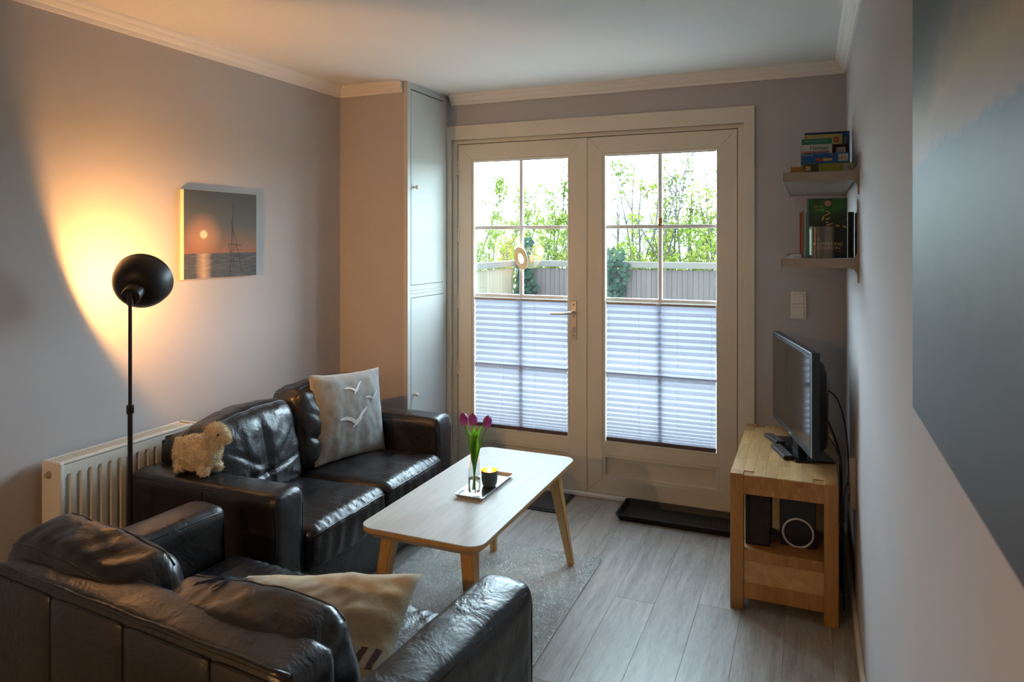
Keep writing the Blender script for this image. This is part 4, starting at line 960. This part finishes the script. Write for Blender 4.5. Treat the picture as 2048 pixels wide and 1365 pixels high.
# cables behind the bench and a power strip on the wall
def cable(label, pts, r, n=24, mat='black'):
    P = [Vector(p) for p in pts]; out = []
    for k in range(len(P)-1):
        p0, p1, p2, p3 = P[max(0, k-1)], P[k], P[k+1], P[min(len(P)-1, k+2)]
        for j in range(8):
            f = j/8; out.append(0.5*((2*p1)+(-p0+p2)*f+(2*p0-5*p1+4*p2-p3)*f*f+(-p0+3*p1-3*p2+p3)*f**3))
    out.append(P[-1]); o = B().tube(out, r, 7).fin('cable', mat, None, True); tag(o, label, 'cable'); return o
cable('black cable looping from the back of the television to the wall', [(0.012, 3.43, 0.845), (0.055, 3.36, 0.850), (0.105, 3.28, 0.825), (0.132, 3.20, 0.745), (0.140, 3.10, 0.640), (0.138, 3.05, 0.565), (0.122, 3.01, 0.50), (0.122, 3.03, 0.35), (0.125, 3.10, 0.02)], 0.0035)
cable('thick black cable dropping from the television behind the bench', [(0.018, 3.42, 0.740), (0.060, 3.38, 0.725), (0.100, 3.33, 0.640), (0.120, 3.27, 0.560), (0.122, 3.24, 0.40), (0.124, 3.25, 0.02)], 0.0045)
cable('thin black cable hanging close behind the television stand', [(0.020, 3.40, 0.690), (0.060, 3.36, 0.660), (0.110, 3.30, 0.590), (0.116, 3.26, 0.52), (0.117, 3.27, 0.30), (0.118, 3.28, 0.02)], 0.0024)
ps = thing('power_strip', 'pale power strip hanging on the wall behind the bench', 'power strip', (XR-0.012, 3.085, 0.44))
B().box(XR-0.026, XR, 3.06, 3.11, 0.44, 0.64, 0.004).fin('casing', 'shelf', ps)
for z in (0.475, 0.54, 0.605): B().lathe([(0.017, 0), (0.017, 0.002), (0.014, 0.002), (0.014, -0.004), (0, -0.004)], 18, (XR-0.026, 3.085, z), (-1, 0, 0)).fin('socket', 'dark', ps)

# ================================================================== WALL SHELVES, BOOKS AND GAMES
def shelf(label, x0, z0, z1, ya, yb):
    s = thing('wall_shelf', label, 'shelf', (XR-0.13, (ya+yb)/2, z0))
    B().box(x0, XR-0.012, ya+0.010, yb-0.010, z0+0.002, z1-0.004, 0.002).fin('board', 'shelf', s)
    for y0, y1 in ((ya, ya+0.010), (yb-0.010, yb)):
        zc = (z0+z1)/2; h = (z1-z0)/2; P = [(x0-0.002, zc-h), (XR-0.035, zc-h)]
        P += [(XR-0.035+0.028*math.sin(a), zc-h-0.028*(1-math.cos(a))) for a in [k*PI/12 for k in range(1, 7)]]
        P += [(XR-0.006, zc-h-0.055), (XR, zc-h-0.055), (XR, zc+h+0.055), (XR-0.006, zc+h+0.055)]
        P += [(XR-0.035+0.028*math.sin(a), zc+h+0.028*(1-math.cos(a))) for a in [k*PI/12 for k in range(6, 0, -1)]]
        P += [(XR-0.035, zc+h), (x0-0.002, zc+h)]
        t = B(); t.prism(P, y0, y1, 'y'); t.fin('end_bracket', 'shelf', s)
    B().box(x0-0.003, x0+0.001, ya, yb, z0, z1, 0.001, 1).fin('front_edge', 'steel', s)
US, LS = 1.754, 1.425
shelf('upper metal wall shelf carrying a stack of games', -0.093, 1.720, US, 2.90, 3.905)
shelf('lower metal wall shelf carrying books and a glass', -0.100, 1.391, LS, 2.90, 3.905)
def col(name, c, rough=0.45):
    if name not in M: M[name] = simple(name, c, rough)
    return name
def item(name, label, cat, u0, u1, v0, Y, dep, zb, ztop=None, mat='paper', group=None):
    x0, x1 = aty(u0, v0, Y).x, aty(u1, v0, Y).x
    z1 = aty((u0+u1)/2, v0, Y).z if ztop is None else ztop
    t = thing(name, label, cat, ((x0+x1)/2, Y+dep/2, zb), 0, group)
    B().box(x0, x1, Y, Y+dep, zb, z1, 0.0012, 1).fin('cover' if cat == 'book' else 'box_body', mat, t)
    return t, x0, x1, z1
def patch(t, nm, x0, x1, z0, z1, Y, mat, k=1): return B().box(x0, x1, Y-0.0004*k, Y+0.0002, z0, z1).fin(nm, mat, t)
def lettering(t, body, x, z, size, Y, mat, align='LEFT', shear=0.0, wmax=None, space=1.0):
    g = text_bm(body, size, 0.0002, align, shear, space)
    if wmax:
        xs = [v.co.x for v in g.verts]; k = wmax/(max(xs)-min(xs))
        for v in g.verts: v.co.x *= k
    b_ = B(); b_.add(g, Matrix.Translation((x, Y-0.0006, z)) @ Matrix.Rotation(PI/2, 4, 'X')); return b_.fin('lettering', mat, t)
def barcode(t, x0, x1, z0, z1, Y):
    patch(t, 'barcode_ground', x0, x1, z0, z1, Y, 'paper'); b_ = B(); x = x0+0.002; rnd = random.Random(int(x0*9999))
    while x < x1-0.003:
        w_ = rnd.choice((0.0006, 0.0010, 0.0016)); b_.box(x, x+w_, Y-0.0007, Y, z0+0.002, z1-0.002); x += w_+rnd.choice((0.0008, 0.0014))
    b_.fin('barcode', 'dark', t)
col('c_olive', (0.24, 0.26, 0.03)); col('c_dgreen', (0.03, 0.045, 0.03)); col('c_blue', (0.01, 0.09, 0.27)); col('c_navy', (0.008, 0.03, 0.09)); col('c_yel', (0.42, 0.36, 0.12))
col('c_red', (0.42, 0.045, 0.03)); col('c_green', (0.02, 0.19, 0.10)); col('c_white', (0.55, 0.53, 0.49)); col('c_pink', (0.45, 0.20, 0.17)); col('c_orange', (0.40, 0.17, 0.03)); col('c_black', (0.012, 0.012, 0.014))
col('c_gold', (0.55, 0.30, 0.08)); col('c_bookg', (0.012, 0.06, 0.018)); col('c_sky', (0.12, 0.25, 0.36)); col('c_teal', (0.10, 0.20, 0.19)); col('c_lgold', (0.62, 0.45, 0.22))
G1 = 'games and books on the upper wall shelf'
Y0 = 2.955
t, a, e, z = item('board_game', 'olive and black game box at the bottom of the shelf stack', 'game', 1608, 1707, 325, Y0, 0.22, US, 1.7895, 'c_olive', G1)
patch(t, 'dark_end', a+0.001, a+(e-a)*0.30, US+0.001, z-0.001, Y0, 'c_dgreen'); patch(t, 'label_panel', a+0.005, a+0.024, US+0.009, z-0.008, Y0, 'c_yel', 2); barcode(t, e-0.036, e-0.006, US+0.004, z-0.004, Y0)
t, a, e, z2 = item('jigsaw_puzzle', 'blue puzzle box with barcode above the olive game box', 'puzzle', 1602, 1700, 305, Y0, 0.215, 1.7895, 1.829, 'c_blue', G1)
lettering(t, 'Ravensburger', a+0.003, z2-0.0085, 0.0075, Y0, 'c_white'); patch(t, 'red_emblem', a+0.054, a+0.078, 1.7985, 1.810, Y0, 'c_red'); patch(t, 'yellow_emblem', a+0.079, a+0.110, 1.7990, 1.809, Y0, 'c_yel')
patch(t, 'red_mark', a+0.105, a+0.114, z2-0.010, z2-0.004, Y0, 'c_red'); barcode(t, e-0.040, e-0.008, 1.797, z2-0.006, Y0)
Y1 = 3.185
t, a, e, z = item('paperback', 'white and green paperback with a pink lettering band', 'book', 1603, 1664, 277, Y1, 0.030, US, None, 'c_white', G1)
patch(t, 'green_band', a+0.0005, e-0.0005, z-0.025, z-0.001, Y1, 'c_green'); lettering(t, 'MARIANNE FREDRIKSSON', a+0.008, z-0.013, 0.0055, Y1, 'c_white', wmax=0.09)
lettering(t, 'Hannas', e-0.016, z-0.047, 0.024, Y1, 'c_black', 'RIGHT', 0.3); patch(t, 'pink_band', a+0.001, e-0.010, z-0.085, z-0.052, Y1, 'c_pink'); lettering(t, 'TÖCHTER', a+0.010, z-0.072, 0.021, Y1, 'c_black', wmax=0.088, shear=0.1)
t, a, e, z = item('paperback', 'black paperback with a barcode label beside the white and green one', 'book', 1664.5, 1697, 288, Y1, 0.028, US, None, 'c_black', G1); barcode(t, a+0.016, a+0.048, z-0.042, z-0.014, Y1)
t, a, e, z = item('paperback', 'thin pale paperback edge-on beside the white and green paperback', 'book', 1597, 1602.5, 293, Y1, 0.12, US, None, 'c_white', G1)
Y2 = 3.31
t, a, e, z = item('board_game', 'pale yellow game box with a red round seal', 'game', 1610, 1685, 269, Y2, 0.035, US, None, 'c_yel', G1)
sl = B().lathe([(0, 0.0008), (0.012, 0.0008), (0.012, 0)], 24, (e-0.024, Y2, z-0.024), (0, -1, 0)).fin('red_seal', 'c_red', t)
lettering(t, '67', e-0.0325, z-0.029, 0.014, Y2-0.0005, 'c_white'); patch(t, 'orange_corner', a+0.001, a+0.010, z-0.030, z-0.006, Y2, 'c_orange')
Y3 = 3.352
t, a, e, z = item('board_game', 'tall dark blue game box at the back of the shelf stack', 'game', 1609, 1699, 264, Y3, 0.05, US, None, 'c_blue', G1)
patch(t, 'navy_band', a+0.001, e-0.010, z-0.010, z-0.001, Y3, 'c_navy'); patch(t, 'orange_frame', e-0.024, e-0.011, z-0.052, z-0.024, Y3, 'c_orange'); patch(t, 'teal_picture', e-0.022, e-0.014, z-0.052, z-0.027, Y3, 'c_sky', 2)
t, a, e, z = item('paperback', 'small orange paperback lying flat beside the olive game box', 'book', 1581, 1607, 331, Y0, 0.17, US, 1.780, 'c_orange', G1)
patch(t, 'red_edge', a, e, US+0.001, US+0.004, Y0, 'c_red')
# lower shelf
Yb = 3.035
t, a, e, z = item('hardback', 'dark green hardback novel standing face-out behind the glass', 'book', 1614.5, 1694.5, 397, Yb, 0.045, LS, None, 'c_black')
def cover_mat():
    m, nt, b = nmat('green_cover'); tc = N(nt, 'ShaderNodeTexCoord'); f = noise_n(nt, tc.outputs['Generated'], 3.2, 3); sp_ = N(nt, 'ShaderNodeSeparateXYZ'); L(nt, tc.outputs['Generated'], sp_.inputs[0])
    mu = N(nt, 'ShaderNodeMath', operation='MULTIPLY'); L(nt, f, mu.inputs[0]); L(nt, sp_.outputs['Z'], mu.inputs[1])
    L(nt, ramp(nt, mu.outputs[0], [(0.20, (0.006, 0.010, 0.008)), (0.36, (0.01, 0.045, 0.014)), (0.55, (0.015, 0.14, 0.03))]), b.inputs['Base Color']); b.inputs['Roughness'].default_value = 0.35; return m
B().box(a+0.001, e-0.001, Yb-0.0005, Yb, LS+0.001, z-0.001).fin('cover_picture', cover_mat(), t)
patch(t, 'spine_edge', a-0.0005, a+0.006, LS+0.001, z-0.001, Yb, 'c_teal', 2)
w_ = e-a; YY = Yb-0.0006
lettering(t, 'KATIA', a+0.024, z-0.036, 0.011, YY, 'c_gold', space=1.1); lettering(t, 'FOX', a+0.032, z-0.050, 0.013, YY, 'c_gold', space=1.2)
lettering(t, 'DAS', a+w_*0.24, LS+0.069, 0.010, YY, 'c_gold'); lettering(t, 'KUPFERNE', a+w_*0.14, LS+0.049, 0.019, YY, 'c_lgold', wmax=w_*0.74); lettering(t, 'ZEICHEN', a+w_*0.22, LS+0.033, 0.018, YY, 'c_lgold', wmax=w_*0.60); lettering(t, 'Roman', a+w_*0.74, LS+0.025, 0.006, YY, 'c_gold')
B().lathe([(0, 0.0008), (0.0115, 0.0008), (0.0115, 0)], 24, (a+w_*0.52, YY, z-0.020), (0, -1, 0)).fin('printed_seal', 'c_pink', t)
fg = B()
for (fx, fz, ww, hh, ro) in ((.52, .053, .020, .004, .5), (.50, .064, .022, .004, -.4), (.40, .078, .006, .018, .3), (.52, .080, .018, .005, -.5), (.50, .094, .012, .004, .1), (.56, .102, .024, .005, -.3), (.76, .108, .012, .006, .4), (.93, .112, .014, .006, .6)):
    g = bmesh.new(); bmesh.ops.create_cube(g, size=1); fg.add(g, Matrix.Translation((a+w_*fx, YY-0.0003, z-fz)) @ Matrix.Rotation(ro, 4, 'Y') @ Matrix.Diagonal((ww, 0.0004, hh, 1)))
fg.fin('printed_figure', 'c_gold', t)
gx = (aty(1618, 480, 2.968).x+aty(1670, 480, 2.968).x)/2; gr_ = (aty(1670, 480, 2.968).x-aty(1618, 480, 2.968).x)/2
gv = thing('glass_cylinder', 'clear glass cylinder standing before the green novel', 'vase', (gx, 2.968, LS))
gh = aty(1644, 453, 2.968).z-LS
B().lathe([(0, 0), (gr_, 0), (gr_, gh), (gr_-0.003, gh), (gr_-0.003, 0.006), (0, 0.006)], 40, (gx, 2.968, LS)).fin('glass_wall', 'glass', gv, True, angle=40)
x = aty(1599, 480, Yb).x
for k, (mname, h, wdt, lab) in enumerate((('c_red', 0.180, 0.0065, 'thin red booklet standing at the outer end of the row'), ('c_orange', 0.182, 0.0060, 'thin orange booklet standing next to the red booklet'), ('c_sky', 0.188, 0.0050, 'thin sky-blue booklet standing next to the orange booklet'), ('c_white', 0.194, 0.0050, 'thin white booklet standing next to the sky-blue booklet'), ('c_teal', 0.180, 0.0045, 'thin teal booklet standing against the green novel'))):
    t = thing('booklet', lab, 'book', (x+wdt/2, Yb+0.08, LS), 0, 'booklets on the lower wall shelf')
    B().box(x+0.0003, x+wdt-0.0003, Yb-0.004, Yb+0.15, LS, LS+h, 0.0006, 1).fin('cover', mname, t); B().box(x+0.001, x+wdt-0.001, Yb-0.0035, Yb+0.151, LS+0.002, LS+h+0.0004).fin('pages', 'paper', t); x += wdt
t, a, e, z = item('hardback', 'black hardback standing next to the wall beside the green novel', 'book', 1696, 1708, 424, Yb+0.03, 0.14, LS, None, 'c_black')
cd = B().box(-0.062, -0.030, 2.975, 3.03, LS, LS+0.012, 0.001, 1).fin('card_box', 'c_white'); tag(cd, 'small flat pale card box on the lower wall shelf', 'box')

# ================================================================== SWITCH, MATS, DOOR ORNAMENTS
sx0, sx1, sz0, sz1 = -0.091, -0.016, 1.083, 1.225
sw2 = thing('light_switch', 'double white rocker light switch beside the glass doors', 'light switch', ((sx0+sx1)/2, YD, sz0))
B().box(sx0, sx1, YD-0.010, YD, sz0, sz1, 0.005, 3).fin('plate', 'switch', sw2)
for zc in (1.118, 1.190):
    B().box(sx0+0.010, sx1-0.010, YD-0.0105, YD-0.004, zc-0.0285, zc+0.0285, 0.002).fin('shadow_gap', 'dark', sw2)
    rk = B().box(sx0+0.0115, sx1-0.0115, YD-0.014, YD-0.006, zc-0.027, zc+0.027, 0.003, 2).fin('rocker', 'switch', sw2)
    B().box((sx0+sx1)/2-0.003, (sx0+sx1)/2+0.003, YD-0.0143, YD-0.0135, zc-0.012, zc-0.008).fin('indicator', 'gold', rk)
dm = thing('doormat', 'thin dark doormat at the foot of the door with the handle', 'doormat', (-1.56, 3.785, 0))
B().box(-1.86, -1.262, 3.635, 3.932, 0.0, 0.007, 0.002).fin('rubber_edge', 'rubber', dm); B().box(-1.842, -1.280, 3.652, 3.915, 0.006, 0.0105, 0.002).fin('carpet_field', 'mat', dm)
bt = thing('boot_tray', 'black plastic boot tray on the floor before the glass doors', 'tray', (-0.64, 3.80, 0))
bx0, bx1, by0, by1 = -0.958, -0.318, 3.672, 3.934
def bti(i): return rrect(bx0+i, bx1-i, by0+i, by1-i, 0.018, 5)
t = B(); lv = [(bti(0.016), 0.0), (bti(0.004), 0.028), (bti(0.0), 0.029), (bti(0.0), 0.033), (bti(0.007), 0.033), (bti(0.019), 0.004)]
rings = [[t.bm.verts.new((x, y, z)) for x, y in p] for p, z in lv]; n = len(rings[0])
for p, q in zip(rings, rings[1:]):
    for k in range(n): t.bm.faces.new([p[k], p[(k+1) % n], q[(k+1) % n], q[k]])
t.bm.faces.new(rings[0][::-1]); t.bm.faces.new(rings[-1]); t.fin('tray_body', 'rubber', bt, True, angle=30)
src = None; x = bx0+0.045; k = 0
while x < bx1-0.03:
    y = by0+0.035+(0.012 if k % 2 else 0)
    while y < by1-0.03:
        loc = Vector((x, y, 0.0035))-Vector(bt.location)
        if src is None: src = B().box(-0.009, 0.009, -0.0035, 0.0035, 0, 0.0022, 0.0008, 1).fin('rib', 'rubber', bt, local=True); src.location = loc
        else: ninst('rib', src, bt, loc, (0, 0, 0.5 if k % 2 else -0.5))
        y += 0.024
    x += 0.027; k += 1
rp_ = aty(1042, 517, YF-0.028)
rn = thing('wooden_ring', 'pale wooden ring hanging on a thread before the door glass', 'ornament', (rp_.x, rp_.y, rp_.z))
prof = [(0.034, -0.004), (0.069, -0.004), (0.071, 0), (0.069, 0.004), (0.034, 0.004), (0.032, 0), (0.034, -0.004)]
t = B(); t.lathe(prof, 40); t.xf(Matrix.Rotation(R(-35), 4, 'Z') @ Matrix.Rotation(R(12), 4, 'X') @ Matrix.Rotation(PI/2, 4, 'X')); t.fin('ring', 'ring', rn, True, local=True, angle=40)
B().tube([(0, 0.0, 0.066), (0.002, 0.008, 0.25), (0.004, 0.018, 1.56-rp_.z)], 0.0006, 5).fin('thread', 'cord', rn, local=True)
B().box(-0.004, 0.012, 0.010, 0.0330, 1.555-rp_.z, 1.567-rp_.z, 0.002).fin('hook', 'cord', rn, local=True)
hk = aty(1321, 446, YG-0.014)
wh = thing('window_hook', 'small orange hook on the glazing bars of the door without a handle', 'hook', (hk.x, hk.y, hk.z))
B().box(-0.010, 0.010, -0.002, 0.004, -0.020, 0.028, 0.001, 1).fin('tab', 'c_orange', wh, local=True)
B().tube([(0.004, -0.002, -0.006), (0.010, -0.012, -0.010), (0.020, -0.016, -0.012), (0.024, -0.014, -0.006)], 0.003, 8).fin('hook_arm', 'cord', wh, True, local=True)
# ------------------------------------------------------------------ pendant lamp over the room behind the camera
pn = thing('pendant_lamp', 'white glass globe pendant over the room end without windows', 'lamp', (-1.55, -0.9, 1.72)); pn['label'] = 'round pendant lamp hanging over the back of the room'
B().lathe([(0, 0), (0.05, 0), (0.05, 0.02), (0, 0.025)], 24, (-1.55, -0.9, ZC), (0, 0, -1)).fin('canopy', 'white', pn)
B().tube([(-1.55, -0.9, ZC-0.02), (-1.55, -0.9, 1.90)], 0.003, 6).fin('cord', 'black', pn)
B().lathe([(0.02, 0.19), (0.05, 0.185), (0.12, 0.12), (0.16, 0.0), (0.157, 0.0), (0.118, 0.117), (0.05, 0.181), (0.02, 0.186)], 40, (-1.55, -0.9, 1.72)).fin('shade', 'blackm', pn, True, angle=50)
B().ell((-1.55, -0.9, 1.80), (0.03, 0.03, 0.035), 16).fin('bulb', 'bulb', pn, True)
l2 = bpy.data.lights.new('pendant_light', 'POINT'); l2.energy = 34; l2.color = (1, 0.56, 0.22); l2.shadow_soft_size = 0.03
o2 = bpy.data.objects.new('pendant_light', l2); C.objects.link(o2); o2.location = (-1.55, -0.9, 1.735)
